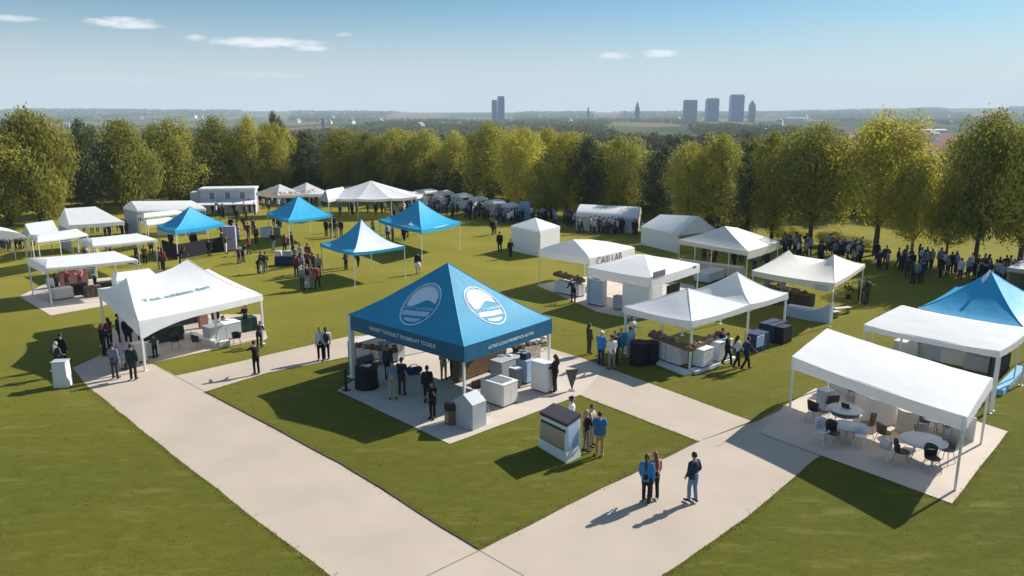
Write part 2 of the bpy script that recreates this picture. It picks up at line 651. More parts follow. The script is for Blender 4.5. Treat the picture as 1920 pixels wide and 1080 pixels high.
# ------------------------------------------------------------------ tents
def text_shape(s, size, sx=1.0):
    cu = bpy.data.curves.new('lettering', 'FONT')
    cu.body = s
    cu.size = size
    cu.resolution_u = 2
    cu.offset = .012 * size
    o = bpy.data.objects.new('lettering', cu)
    COL.objects.link(o)
    dg = bpy.context.evaluated_depsgraph_get()
    me = bpy.data.meshes.new_from_object(o.evaluated_get(dg))
    bpy.data.objects.remove(o)
    bpy.data.curves.remove(cu)
    for v in me.vertices:
        v.co.x *= sx
    xs = [v.co.x for v in me.vertices]
    return me, min(xs), max(xs)


def map_mesh(me, fn):
    for v in me.vertices:
        v.co = fn(v.co.x, v.co.y)
    me.update()
    return me


def tent(name, label, L, F, R_, ze, roofs, m, vm=None, drop=.35, esag=.05, poles=True, mids=(), pole_r=.03, group=None, cat='tent', walls=(), seams=True, edge_mats=None, fr=True, pole_m=None, thick_pole=None):
    """L, F, R_: photograph pixels of three eave corners at height ze. Edges: 0 = F-R, 1 = R-K, 2 = K-L, 3 = L-F."""
    vm = vm or m
    Lw, Fw, Rw = at(*L, ze), at(*F, ze), at(*R_, ze)
    K = Lw + Rw - Fw
    cen = (Lw + Rw) / 2
    root = thing(name, label, cat, (cen.x, cen.y, 0), 0, group)
    off = Vector((cen.x, cen.y, 0))
    Fl, Rl, Kl, Ll = [p - off for p in (Fw, Rw, K, Lw)]

    def uv(s, tt, z=0):
        return Vector((0, 0, z)) + (Fl + (Rl - Fl) * s + (Ll - Fl) * tt) * 1.0

    sectors = {}
    for ri, rf in enumerate(roofs):
        s0, s1 = rf.get('seg', (0, 1))
        c = {'F': uv(s0, 0), 'R': uv(s1, 0), 'K': uv(s1, 1), 'L': uv(s0, 1)}
        ax = rf.get('axis', 's')
        a, b_ = rf.get('a', .5), rf.get('b', .5)
        off_t = rf.get('t', .5)
        if ax == 's':
            A, Bp = uv(s0 + (s1 - s0) * a, off_t), uv(s0 + (s1 - s0) * b_, off_t)
        else:
            so_ = s0 + (s1 - s0) * rf.get('s', .5)
            A, Bp = uv(so_, a), uv(so_, b_)
        hs = []
        for key, pt in (('A', A), ('B', Bp)):
            v = rf.get('h' + key, rf.get('hA'))
            if isinstance(v, tuple):
                v = atY(v[0], v[1], pt.y + cen.y).z - ze
            hs.append(v)
        hA, hB = hs
        p = rf.get('p', 1.2)
        sag = rf.get('sag', 0)
        if ax == 's':
            quads = [(0, 'F', 'R', A, Bp, hA, hB), (1, 'R', 'K', Bp, Bp, hB, hB), (2, 'K', 'L', Bp, A, hB, hA), (3, 'L', 'F', A, A, hA, hA)]
        else:
            quads = [(0, 'F', 'R', A, A, hA, hA), (1, 'R', 'K', A, Bp, hA, hB), (2, 'K', 'L', Bp, Bp, hB, hB), (3, 'L', 'F', Bp, A, hB, hA)]
        bm = B()
        mats = [m]
        for e, ca, cb, C, D, hC, hD in quads:
            ca, cb = c[ca], c[cb]

            def S(q, r, ca=ca, cb=cb, C=C, D=D, hC=hC, hD=hD, p=p, sag=sag):
                base = ca.lerp(cb, q)
                top = C.lerp(D, q)
                hq = hC + (hD - hC) * q
                if (C - D).length > .01:
                    hq -= sag * 4 * q * (1 - q)
                x = base.lerp(top, r)
                x.z = ze - esag * 4 * q * (1 - q) * (1 - r) ** 2 + hq * r ** p
                k = (1 - r) * r * 4
                x.z += k * (.022 * noise.noise(Vector((x.x * 1.3 + ri * 5, x.y * 1.3, e * 3.0 + ze))) + .012 * noise.noise(Vector((q * 9 + e * 7, r * 1.5, ri * 3.0 + ze))))
                return x
            sectors[(ri, e)] = S
            nq, nr = 14, 12
            mi = 0
            if edge_mats and e in edge_mats:
                if edge_mats[e] not in mats:
                    mats.append(edge_mats[e])
                mi = mats.index(edge_mats[e])
            g = [[bm.verts.new(S(i / nq, j / nr)) for i in range(nq + 1)] for j in range(nr + 1)]
            for j in range(nr):
                for i in range(nq):
                    f = bm.faces.new((g[j][i], g[j][i + 1], g[j + 1][i + 1], g[j + 1][i]))
                    f.material_index = mi
                    f.smooth = True
        can = obj('canopy', bm, mats, root)
        if seams:
            bm = B()
            for e, q in ((0, 0), (0, 1), (2, 0), (2, 1)):
                tube(bm, [sectors[(ri, e)](q, j / 8) + Vector((0, 0, .008)) for j in range(9)], .016, 5)
            obj('seam', bm, m, can)
        # valance
        bm = B()
        for e in range(4):
            if (len(roofs) > 1) and ((ri > 0 and e == 3) or (ri < len(roofs) - 1 and e == 1)):
                continue
            S = sectors[(ri, e)]
            dr = drop[e] if isinstance(drop, dict) else drop
            if not dr:
                continue
            mid = (c['F'] + c['K']) / 2
            n = 20
            prev = None
            A_, B_ = S(0, 0), S(1, 0)
            nrm = Vector((B_.y - A_.y, -(B_.x - A_.x), 0)).normalized()
            for i in range(n + 1):
                q = i / n
                d = dr(q) if callable(dr) else dr
                P = S(q, 0)
                rip = .012 * math.sin(q * 40 + e)
                cur = [bm.verts.new(P), bm.verts.new(P + nrm * (.012 + rip * .3) + Vector((0, 0, -d * .5))), bm.verts.new(P + nrm * (.02 + rip) + Vector((0, 0, -d)))]
                if prev:
                    for j in range(2):
                        f = bm.faces.new((prev[j], prev[j + 1], cur[j + 1], cur[j]))
                        f.smooth = True
                prev = cur
        if len(bm.verts):
            obj('valance', bm, vm, can)
        else:
            bm.free()
    # frame and poles
    if fr:
        bm = B()
        ins = .06
        cc = [uv(ins / 4, ins / 4), uv(1 - ins / 4, ins / 4), uv(1 - ins / 4, 1 - ins / 4), uv(ins / 4, 1 - ins / 4)]
        for i in range(4):
            a, b2 = cc[i].copy(), cc[(i + 1) % 4].copy()
            a.z = b2.z = ze - .1
            tube(bm, [a, b2], .02, 4)
            a.z = b2.z = ze - .3
            tube(bm, [a, b2], .015, 4)
        obj('frame', bm, pole_m or M_POLE, root)
    if poles:
        spots = [(0, 0), (1, 0), (1, 1), (0, 1)] + list(mids)
        for s_, t_ in spots:
            p = uv(.012 + s_ * .976, .012 + t_ * .976)
            bm = B()
            rr = pole_r
            if thick_pole and (s_, t_) in thick_pole:
                rr = thick_pole[(s_, t_)]
            box(bm, (p.x, p.y, .012), (rr * 2, rr * 2, ze - .03), math.degrees(math.atan2((Rl - Fl).y, (Rl - Fl).x)), .008)
            box(bm, (p.x, p.y, .0), (rr * 4.4, rr * 4.4, .012), math.degrees(math.atan2((Rl - Fl).y, (Rl - Fl).x)))
            obj('pole', bm, pole_m or M_POLE, root)
    for (s_a, t_a), (s_b, t_b), z0, z1, wm, nm in walls:
        a, b2 = uv(s_a, t_a), uv(s_b, t_b)
        bm = B()
        d = b2 - a
        mid = (a + b2) / 2
        box(bm, (mid.x, mid.y, z0), (d.length, .05, z1 - z0), math.degrees(math.atan2(d.y, d.x)))
        obj(nm, bm, wm, root)
    root_info = dict(root=root, S=sectors, uv=uv, ze=ze, off=off, F=Fl, R=Rl, K=Kl, L=Ll)
    return root_info


def child_named(root, nm):
    for o in root.children:
        if o.name.split('.')[0] == nm:
            return o


def roof_letters(ti, key, s, size, q0, r0, m, sx=1.0, name='lettering', slant=0.0):
    """lettering lying on a roof face; q runs along the eave, r up the slope"""
    S = ti['S'][key]
    Wd = (S(1, 0) - S(0, 0)).length
    Sl = (S(.5, 1) - S(.5, 0)).length
    me, x0, x1 = text_shape(s, size, sx)

    def fn(x, y):
        r = r0 + (y + slant * x) / Sl
        # hold the spacing constant although the face narrows upward
        wid = (S(1, r) - S(0, r)).length
        q = .5 + (x - (x0 + x1) / 2 + (q0 - .5) * Wd) / max(wid, .1)
        P = S(q, r)
        n = (S(q + .01, r) - S(q - .01, r)).cross(S(q, r + .01) - S(q, r - .01)).normalized()
        return P + n * .02
    map_mesh(me, fn)
    me.materials.clear()
    me.materials.append(m)
    return mobj(name, me, child_named(ti['root'], 'canopy'))


def valance_letters(ti, key, s, size, q0, down, m, sx=1.0, proud=.045):
    S = ti['S'][key]
    A_, B_ = S(0, 0), S(1, 0)
    Wd = (B_ - A_).length
    nrm = Vector((B_.y - A_.y, -(B_.x - A_.x), 0)).normalized()
    me, x0, x1 = text_shape(s, size, sx)

    def fn(x, y):
        q = q0 + (x - (x0 + x1) / 2) / Wd
        return S(max(0, min(1, q)), 0) + nrm * proud + Vector((0, 0, -down + y))
    map_mesh(me, fn)
    me.materials.clear()
    me.materials.append(m)
    return mobj('lettering', me, child_named(ti['root'], 'canopy'))


# the main blue canopy
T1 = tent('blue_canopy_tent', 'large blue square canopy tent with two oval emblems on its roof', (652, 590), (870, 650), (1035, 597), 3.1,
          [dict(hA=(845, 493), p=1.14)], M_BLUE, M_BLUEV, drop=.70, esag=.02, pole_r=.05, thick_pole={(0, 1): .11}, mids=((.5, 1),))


def emblem(ti, key, q0, r0, rx, ry, m_line, m_fill, m_txt, tilt):
    S = ti['S'][key]
    Wd = (S(1, 0) - S(0, 0)).length
    Sl = (S(.5, 1) - S(.5, 0)).length

    def fn(x, y, h=.02):
        ca, sa = math.cos(tilt), math.sin(tilt)
        X, Y = x * ca - y * sa, x * sa + y * ca
        r = r0 + Y / Sl
        wid = (S(1, r) - S(0, r)).length
        q = .5 + (X + (q0 - .5) * Wd) / max(wid, .1)
        P = S(q, r)
        n = (S(q + .01, r) - S(q - .01, r)).cross(S(q, r + .01) - S(q, r - .01)).normalized()
        return P + n * h
    can = child_named(ti['root'], 'canopy')
    N = 48

    def poly(pts, h, bm):
        bm.faces.new([bm.verts.new(fn(x, y, h)) for x, y in pts])
    bm = B()
    for k0, k1 in ((1.0, .945), (.90, .87)):
        for i in range(N):
            a0, a1 = 2 * math.pi * i / N, 2 * math.pi * (i + 1) / N
            if k0 < .95 and not (.05 < i / N < .6):
                continue
            poly([(math.cos(a0) * rx * k0, math.sin(a0) * ry * k0), (math.cos(a1) * rx * k0, math.sin(a1) * ry * k0), (math.cos(a1) * rx * k1, math.sin(a1) * ry * k1), (math.cos(a0) * rx * k1, math.sin(a0) * ry * k1)], .018, bm)
    obj('emblem_ring', bm, m_line, can)
    # the pale dome in the upper half with a wavy lower edge
    bm = B()
    k = .84
    base = .08 * ry
    n = 24
    for i in range(n):
        xa, xb = -rx * k * .93 + 2 * rx * k * .93 * i / n, -rx * k * .93 + 2 * rx * k * .93 * (i + 1) / n
        def top(x): return ry * k * math.sqrt(max(0, 1 - (x / (rx * k)) ** 2))
        def low(x): return min(top(x), base + .12 * ry * math.sin(x / rx * 4.2 + .6) + .10 * ry * (x / rx))
        poly([(xa, low(xa)), (xb, low(xb)), (xb, top(xb)), (xa, top(xa))], .02, bm)
    bmesh.ops.remove_doubles(bm, verts=bm.verts, dist=1e-4)
    obj('emblem_dome', bm, m_fill, can)
    # two lines of small print, a band and a curved foot
    for s_, y, sz, mm in (('AVIT T LUNDERS', -.22, .17, m_txt),):
        me, x0, x1 = text_shape(s_, sz * ry, 1.15)
        map_mesh(me, lambda x, yy: fn(x - (x0 + x1) / 2, yy + y * ry, .022))
        me.materials.clear()
        me.materials.append(mm)
        mobj('emblem_text', me, can)
    bm = B()
    n = 20
    for i in range(n):
        xa, xb = rx * (-.74 + 1.48 * i / n), rx * (-.74 + 1.48 * (i + 1) / n)
        poly([(xa, -.52 * ry), (xb, -.52 * ry), (xb, -.29 * ry), (xa, -.29 * ry)], .018, bm)
    for i in range(n):
        xa, xb = rx * (-.46 + .92 * i / n), rx * (-.46 + .92 * (i + 1) / n)
        f = lambda x: -.72 * ry - .10 * ry * (1 - (x / rx / .46) ** 2)
        poly([(xa, f(xa)), (xb, f(xb)), (xb, -.64 * ry), (xa, -.64 * ry)], .018, bm)
    obj('emblem_band', bm, m_txt, can)


emblem(T1, (0, 3), .50, .40, 1.06, 1.22, M_PALETXT, M_PALETXT, M_MIDTXT, .12)
emblem(T1, (0, 0), .50, .40, .92, 1.24, M_PALETXT, mat('white print', (.86, .87, .87), .7, .02), M_PALETXT, -.10)
valance_letters(T1, (0, 3), 'HNOST TUFOLBCT FROMENVT TOUBLEI', .245, .50, .40, M_PALETXT, 1.0)
valance_letters(T1, (0, 0), 'ACTNO LOOOII PIRRIMTVICR ALE VIVI', .21, .50, .43, M_PALETXT, .84)


arch = lambda d0, d1: (lambda q: d0 + (d1 - d0) * (2 * q - 1) ** 2)
BAR = dict(axis='t', a=0.0, b=1.0, s=.86, hA=.14, hB=.27, p=.9, sag=.04)
# white awning tent with cafe tables
T2 = tent('white_awning_tent', 'long white awning tent over round cafe tables on pale paving', (1485, 668), (1814, 782), (1862, 709), 2.72,
          [BAR], M_CANVAS, M_VAL, drop={0: arch(.3, .42), 1: .25, 2: .3, 3: arch(.42, .52)}, esag=.10, pole_r=.042, seams=False,
          walls=[((.98, .05), (.98, .30), .03, 1.0, M_WHITE, 'side_wall'), ((.985, .36), (.985, .97), .03, 1.0, M_OFFW, 'side_wall')])
T3 = tent('white_marquee', 'white flat topped tent in front of the bright blue peaked tent', (1620, 608), (1875, 658), (1935, 615), 2.8,
          [dict(axis='t', a=.08, b=.94, s=.7, hA=.22, hB=.36, p=.9, sag=.08)], M_CANVAS, M_VAL, drop={0: .3, 1: .2, 2: .25, 3: arch(.2, .32)}, esag=.12, pole_r=.042, seams=False,
          mids=((0, .93), (.08, 0)))
T3B = tent('blue_peaked_tent', 'bright blue peaked tent rising behind the white flat topped tent at the frame edge', (1722, 576), (1918, 612), (1972, 566), 2.85,
           [dict(hA=(1848, 508), p=1.35)], M_BLUE2, M_PALE, drop=.14, esag=.1)
bm = B()
S = T3B['S'][(0, 3)]
A_ = S(.5, .985)
for dx, dn in ((0, 0),):
    pts = [S(.5, .99), S(.32, .93), S(.28, .80), S(.40, .74), S(.5, .86)]
    n = (S(.6, .5) - S(.4, .5)).cross(S(.5, .6) - S(.5, .4)).normalized()
    lo = [bm.verts.new(p + n * .03) for p in pts]
    hi = [bm.verts.new(p + n * .16) for p in pts]
    bm.faces.new(hi)
    bm.faces.new(list(reversed(lo)))
    for i in range(5):
        bm.faces.new((lo[i], lo[(i + 1) % 5], hi[(i + 1) % 5], hi[i]))
obj('vent_flap', bm, M_CANVAS, T3B['root'])

T4 = tent('white_twin_peak_tent', 'white tent of two joined peaks with corner pole standing on the grass', (1170, 574), (1297, 602), (1478, 549), 2.6,
          [dict(seg=(0, .57), hA=(1288, 541), p=1.2), dict(seg=(.57, 1), hA=(1362, 510), p=1.6)], M_CANVAS, M_VAL, drop={0: arch(.28, .36), 1: .3, 2: .3, 3: arch(.32, .42)}, esag=.10,
          mids=((.57, 0), (.57, 1), (.36, 1)), pole_r=.05, seams=True)
T5 = tent('white_box_tent', 'white peaked tent with walled corner and dark roof sign', (1100, 500), (1222, 522), (1312, 495), 2.6,
          [dict(hA=(1186, 477), p=1.0)], M_CANVAS, M_VAL, drop={0: .55, 1: .3, 2: .3, 3: .62}, esag=.05, seams=False,
          walls=[((0, 0.02), (0, .42), .03, 2.0, M_CANVAS, 'side_wall'), ((0.02, 0), (.22, 0), .03, 2.0, M_CANVAS, 'side_wall')])
bm = B()
S = T5['S'][(0, 0)]
p = S(.12, .0)
d = (S(.9, 0) - S(.1, 0)).normalized()
box(bm, p + d * .15 + Vector((0, 0, .0)) , (1.35, .08, .36), math.degrees(math.atan2(d.y, d.x)))
obj('sign_board', bm, M_GREY, T5['root'])
bm = B()
p = S(.88, 0)
box(bm, p + Vector((0, 0, -.14)), (.42, .06, .14), math.degrees(math.atan2(d.y, d.x)))
obj('sign_board', bm, M_GREY, T5['root'])
T6 = tent('white_lettered_tent', 'white tent with big dark letters along its valance', (1010, 469), (1105, 484), (1190, 464), 2.7,
          [dict(axis='s', a=.2, b=.6, hA=(1068, 449), hB=(1084, 449), p=.8)], M_CANVAS, M_VAL, drop={0: .62, 1: .3, 2: .3, 3: .45}, esag=.05, seams=False)
valance_letters(T6, (0, 0), 'CAIIJ LAB', .78, .42, .60, M_DARKTXT, 1.0)
T7 = tent('cream_tent', 'cream peaked tent with many thin side poles near the tree line', (1272, 449), (1403, 471), (1462, 452), 2.7,
          [dict(axis='s', a=.35, b=.75, hA=(1352, 424), hB=(1372, 427), p=1.15)], M_CREAM, M_VALC, drop={0: .6, 1: .3, 2: .3, 3: arch(.3, .36)}, esag=.06, seams=False,
          mids=((0, .5), (0, .25), (0, .75)))
T8 = tent('cream_twin_peak_tent', 'cream tent with two sharp peaks over a pale blue counter', (1410, 507), (1565, 531), (1622, 495), 2.7,
          [dict(axis='t', a=.22, b=.78, hA=(1540, 477), hB=(1476, 469), p=1.35, sag=.75)], M_CREAM, M_VALC, drop={0: .25, 1: .25, 2: .3, 3: lambda q: .35 + .35 * max(0, q - .5)}, esag=.08, seams=True)
bm = B()
S = T8['S'][(0, 3)]
d = (S(1, 0) - S(0, 0)).normalized()
box(bm, S(.86, 0) + Vector((0, 0, -.52)) + Vector((d.y, -d.x, 0)) * .08, (.8, .02, .34), math.degrees(math.atan2(d.y, d.x)))
obj('sign_panel', bm, M_GREYCANVAS, T8['root'])
T9 = tent('white_gable_marquee', 'white gabled marquee with smooth roof and open dark end', (1202, 425), (1272, 440), (1343, 431), 1.75,
         [dict(axis='t', a=0.0, b=1.0, hA=(1327, 405), hB=(1250, 402), p=.95)], M_CANVAS, M_VAL, drop={0: .1, 1: .3, 2: .1, 3: .3}, esag=0, seams=False,
         walls=[((.01, 0), (.01, 1), .02, 1.6, M_CANVAS, 'side_wall'), ((.1, .99), (.9, .99), .02, 1.6, M_CANVAS, 'side_wall')])
T10 = tent('white_cube_tent', 'small white closed cube tent with low pyramid roof on the open grass', (958, 423), (1012, 433), (1050, 424), 2.35,
           [dict(hA=(1015, 408), p=1.0)], M_CANVAS, M_VAL, drop=.25, esag=.02, seams=False, poles=True, fr=False,
           walls=[((0, .02), (0, .98), .02, 2.2, M_CANVAS, 'side_wall'), ((.02, 0), (.98, 0), .02, 2.2, M_CANVAS, 'side_wall'), ((1, .02), (1, .98), .02, 2.2, M_CANVAS, 'side_wall'), ((.02, 1), (.98, 1), .02, 2.2, M_CANVAS, 'side_wall')])
T11 = tent('white_barrel_tent', 'long white round roofed tent standing behind the crowd under the trees', (1080, 401), (1195, 407), (1203, 395), 1.8,
           [dict(axis='t', a=0.0, b=1.0, hA=.75, hB=.75, p=.55)], M_CANVAS, M_VAL, drop=.25, esag=0, seams=False,
           walls=[((.99, .02), (.99, .98), .02, 1.6, M_OFFW, 'side_wall'), ((.03, .02), (.03, .98), .02, 1.6, M_OFFW, 'side_wall'), ((.02, .01), (.98, .01), .02, 1.6, M_OFFW, 'side_wall')])
BG = 'blue peaked tents on the far lawn'
T12 = tent('blue_peaked_tent', 'blue peaked tent with a small pale bird mark, below the white round tent', (710, 411), (790, 431), (863, 415), 2.6,
           [dict(hA=(788, 375), p=1.6)], M_BLUE2, M_BLUE2, drop=.3, esag=.12, group=BG)
bm = B()
S = T12['S'][(0, 3)]
n = (S(.6, .3) - S(.4, .3)).cross(S(.5, .4) - S(.5, .2)).normalized()
for tri in (((.66, .15), (.74, .12), (.70, .33)), ((.74, .12), (.82, .16), (.70, .33)), ((.70, .33), (.74, .2), (.69, .47))):
    bm.faces.new([bm.verts.new(S(*k) + n * .03) for k in tri])
obj('bird_mark', bm, M_PALETXT, child_named(T12['root'], 'canopy'))
T13 = tent('blue_peaked_tent', 'sharply peaked tent, one side blue and one side white, with long shadow on grass', (600, 456), (662, 473), (760, 460), 2.6,
           [dict(hA=(677, 411), p=1.9)], M_BLUE2, M_BLUE2, drop=.22, esag=.1, edge_mats={0: mat('bluish white canvas', (.68, .73, .78), .7, .05, 1, .25, 3, transl=.05), 1: M_PALE}, group=BG)
T14 = tent('blue_peaked_tent', 'plain blue peaked tent just below the white tent with orange letters', (500, 399), (540, 413), (623, 402), 2.6,
           [dict(hA=(560, 367), p=1.35)], M_BLUE2, M_BLUE2, drop=.25, esag=.1, group=BG)
T15 = tent('blue_peaked_tent', 'wide mid blue peaked tent over dark walls near the long white marquee', (295, 423), (328, 432), (422, 418), 2.6,
           [dict(hA=(345, 387), p=1.35)], M_BLUE2, M_BLUE2, drop=.3, esag=.1, group=BG,
           walls=[((.03, .02), (.97, .02), .02, 1.35, M_BLACKCLOTH, 'side_wall'), ((.02, .03), (.02, .9), .02, 1.35, M_BLACKCLOTH, 'side_wall')])
# white exhibitor tent
T16 = tent('white_exhibitor_tent', 'white swooping tent with teal lettering on its roof beside the path', (183, 541), (260, 602), (492, 552), 2.6,
           [dict(axis='s', a=.10, b=.60, hA=(290, 521), hB=(385, 486), p=1.55, sag=.28)], M_CANVAS, M_CANVAS,
           drop={0: lambda q: .34 + .62 * max(0, 1 - q * 2.2) ** 2, 1: .3, 2: .3, 3: lambda q: .45 + .35 * q ** 2}, esag=.06, pole_r=.055, mids=((.62, .08), (0, .5)), seams=True)
roof_letters(T16, (0, 0), 'Y.est. exhibites tlem', .46, .46, .46, M_TEALTXT, 1.0)
T16B = tent('white_flat_canopy', 'small white flat canopy set against the back of the white exhibitor tent', (208, 516), (218, 526), (294, 516), 2.9,
            [dict(axis='s', a=.1, b=.9, hA=.30, hB=.30, p=.9)], M_CANVAS, M_VAL, drop=.45, esag=.05, seams=False)
FW = 'flat white shelters along the frame side'
T17 = tent('white_flat_canopy', 'largest flat white shelter on a paved pad, busy with tables', (50, 485), (86, 503), (258, 487), 2.6,
           [dict(axis='s', a=.12, b=.85, hA=.22, hB=.26, p=.7)], M_CANVAS, M_VAL, drop={0: .16, 1: .2, 2: .2, 3: .42}, esag=.03, pole_r=.05, seams=False, group=FW)
T18 = tent('white_flat_canopy', 'flat white shelter behind the paved one, open towards the lawn', (142, 449), (174, 461), (293, 449), 2.6,
           [dict(axis='s', a=.12, b=.85, hA=.26, hB=.3, p=.7)], M_CANVAS, M_VAL, drop=.16, esag=.03, seams=False, group=FW,
           walls=[((.0, .05), (0, .95), .3, 1.6, M_GREYCANVAS, 'side_wall')])
T19 = tent('white_flat_canopy', 'narrow flat white shelter with thin poles nearer the trees', (52, 441), (70, 453), (165, 440), 2.6,
           [dict(axis='s', a=.12, b=.85, hA=.22, hB=.26, p=.7)], M_CANVAS, M_VAL, drop=.12, esag=.03, seams=False, group=FW)
T20 = tent('white_arched_canopy', 'white arched canopy cut off by the frame edge over a dark crowd', (-62, 437), (-40, 447), (48, 442), 2.6,
           [dict(axis='t', a=0, b=1, hA=.55, hB=.55, p=.6)], M_CANVAS, M_VAL, drop=.2, esag=.0, seams=False)
T21 = tent('white_hipped_tent', 'white hip roofed tent with grey gable end under the yellow green tree', (108, 414), (130, 422), (232, 415), 2.6,
           [dict(axis='s', a=.05, b=.62, hA=(112, 391), hB=(188, 387), p=1.05)], M_CANVAS, M_VAL, drop=.35, esag=.04, seams=False, mids=((.3, 0), (.6, 0)),
           walls=[((0, .05), (0, .95), .05, 2.2, M_GREYCANVAS, 'side_wall')])
T21B = tent('grey_ridge_tent', 'small grey ridge tent tucked between flat white shelters and hip roofed tent', (42, 436), (58, 442), (110, 434), 2.2,
            [dict(axis='s', a=.0, b=1, hA=.9, hB=.9, p=1)], M_GREYCANVAS, M_GREYCANVAS, drop=.2, esag=.02, seams=False)
T22 = tent('white_long_marquee', 'long low white marquee with grey wall end before dark trees', (231, 389), (258, 396), (386, 391), 2.7,
           [dict(axis='s', a=.03, b=.92, hA=(268, 377), hB=(352, 376), p=.8)], M_CANVAS, M_VAL, drop=.2, esag=.02, seams=False,
           walls=[((0, .02), (0, .98), .02, 2.6, M_GREYCANVAS, 'side_wall'), ((.25, .02), (.98, .02), .02, 1.2, M_GREYCANVAS, 'side_wall')])
T23 = tent('white_flat_canopy', 'upper of two white shelters stacked before the long low marquee', (256, 403), (270, 407), (345, 399), 2.5,
           [dict(axis='s', a=.1, b=.9, hA=.25, hB=.25, p=.8)], M_CANVAS, M_VAL, drop=.15, esag=.02, seams=False)
T23B = tent('white_flat_canopy', 'lower of two white shelters, partly covered by the mid blue peaked tent', (262, 416), (276, 421), (330, 413), 2.4,
            [dict(axis='s', a=.1, b=.9, hA=.25, hB=.25, p=.8)], M_CANVAS, M_VAL, drop=.12, esag=.02, seams=False)
T25 = tent('white_festival_tent', 'big white tent of low peaks with orange lettering in front of dark trees', (480, 361), (520, 366), (622, 362), 2.8,
           [dict(seg=(0, .5), hA=(520, 345), p=1.1), dict(seg=(.5, 1), hA=(575, 342), p=1.2)], M_CANVAS, M_VAL, drop=.35, esag=.05, seams=False)
roof_letters(T25, (0, 0), 'EFTELROOT', 1.0, .55, .06, M_ORANGETXT, 1.15)
T25B = tent('grey_ridge_tent', 'grey canvas tent between the white tent with orange letters and round white tent', (600, 371), (615, 375), (655, 366), 2.5,
            [dict(axis='s', a=.1, b=.9, hA=1.0, hB=1.0, p=1)], M_GREYCANVAS, M_GREYCANVAS, drop=.3, esag=.02, seams=False)

# many sided white tent
def round_tent(name, label, px, rx, ry, ze, h, n=10):
    c = at(*px)
    root = thing(name, label, 'tent', c)
    bm = B()
    bv = B()
    for i in range(n):
        a0, a1 = 2 * math.pi * (i + .3) / n, 2 * math.pi * (i + 1.3) / n
        A_, B_ = Vector((math.cos(a0) * rx, math.sin(a0) * ry, 0)), Vector((math.cos(a1) * rx, math.sin(a1) * ry, 0))
        nq, nr = 5, 10
        g = [[bm.verts.new((A_.lerp(B_, q / nq) * (1 - r / nr * .999)) + Vector((0, 0, ze + h * (r / nr) ** 1.25 - .1 * 4 * q / nq * (1 - q / nq) * (1 - r / nr)))) for q in range(nq + 1)] for r in range(nr + 1)]
        for r in range(nr):
            for q in range(nq):
                f = bm.faces.new((g[r][q], g[r][q + 1], g[r + 1][q + 1], g[r + 1][q]))
                f.smooth = True
        vv = [bv.verts.new(g[0][q].co * 1.0) for q in range(nq + 1)]
        v2 = [bv.verts.new(g[0][q].co + Vector((0, 0, -.3))) for q in range(nq + 1)]
        for q in range(nq):
            bv.faces.new((v2[q], v2[q + 1], vv[q + 1], vv[q]))
        bp_ = B()
        tube(bp_, [A_ * .99, A_ * .99 + Vector((0, 0, ze))], .05, 6)
        obj('pole', bp_, M_POLE, root)
    can = obj('canopy', bm, M_CANVAS, root)
    obj('valance', bv, M_CANVAS, can)
    return root


round_tent('white_round_tent', 'wide many sided white tent with low pointed roof behind the blue tents', (698, 402), 6.6, 5.0, 2.5, 1.75)

# container cabin with awning
c = at(433, 398)
cab = thing('site_cabin', 'white cabin with dark windows and long white awning before the trees', 'cabin', c, 10)
bm = B()
box(bm, (0, 0, 0), (6.6, 2.6, 2.95))
obj('wall', bm, mat('cabin cladding', (.50, .50, .54), .6, .06, 2), cab)
bm = B()
box(bm, (0, 0, 2.952), (6.9, 2.9, .28), 0, .05)
obj('roof', bm, M_WHITE, cab)
bm = B()
box(bm, (-4.0, .3, 0), (1.3, 2.0, 2.7))
obj('annex', bm, mat('cabin cladding', (.50, .50, .54)), cab)
for k, xx in enumerate((-1.9, 0, 1.8)):
    bm = B()
    for dx in (-.34, .34):
        box(bm, (xx + dx, -1.32, 1.85), (.06, .06, .86))
    for dz in (1.79, 2.71):
        box(bm, (xx, -1.32, dz), (.74, .06, .06))
    wdo = obj('window', bm, M_WHITE, cab)
    bm = B()
    box(bm, (xx, -1.308, 1.85), (.62, .02, .86))
    obj('pane', bm, M_GREY, wdo)
bm = B()
vv = [(-3.4, -1.31, 1.66), (3.4, -1.31, 1.66), (3.6, -3.4, 1.42), (-3.6, -3.4, 1.42)]
a_ = [bm.verts.new(v) for v in vv]
b_ = [bm.verts.new((v[0], v[1], v[2] - .12)) for v in vv]
bm.faces.new(list(reversed(a_)))
bm.faces.new(b_)
for i in range(4):
    bm.faces.new((a_[i], a_[(i + 1) % 4], b_[(i + 1) % 4], b_[i]))
bmesh.ops.recalc_face_normals(bm, faces=bm.faces)
obj('awning', bm, M_CANVAS, cab)
for xx in (-3.3, 0, 3.3):
    bm = B()
    tube(bm, [(xx, -3.3, 0), (xx, -3.3, 1.33)], .03, 6)
    obj('pole', bm, M_POLE, cab)

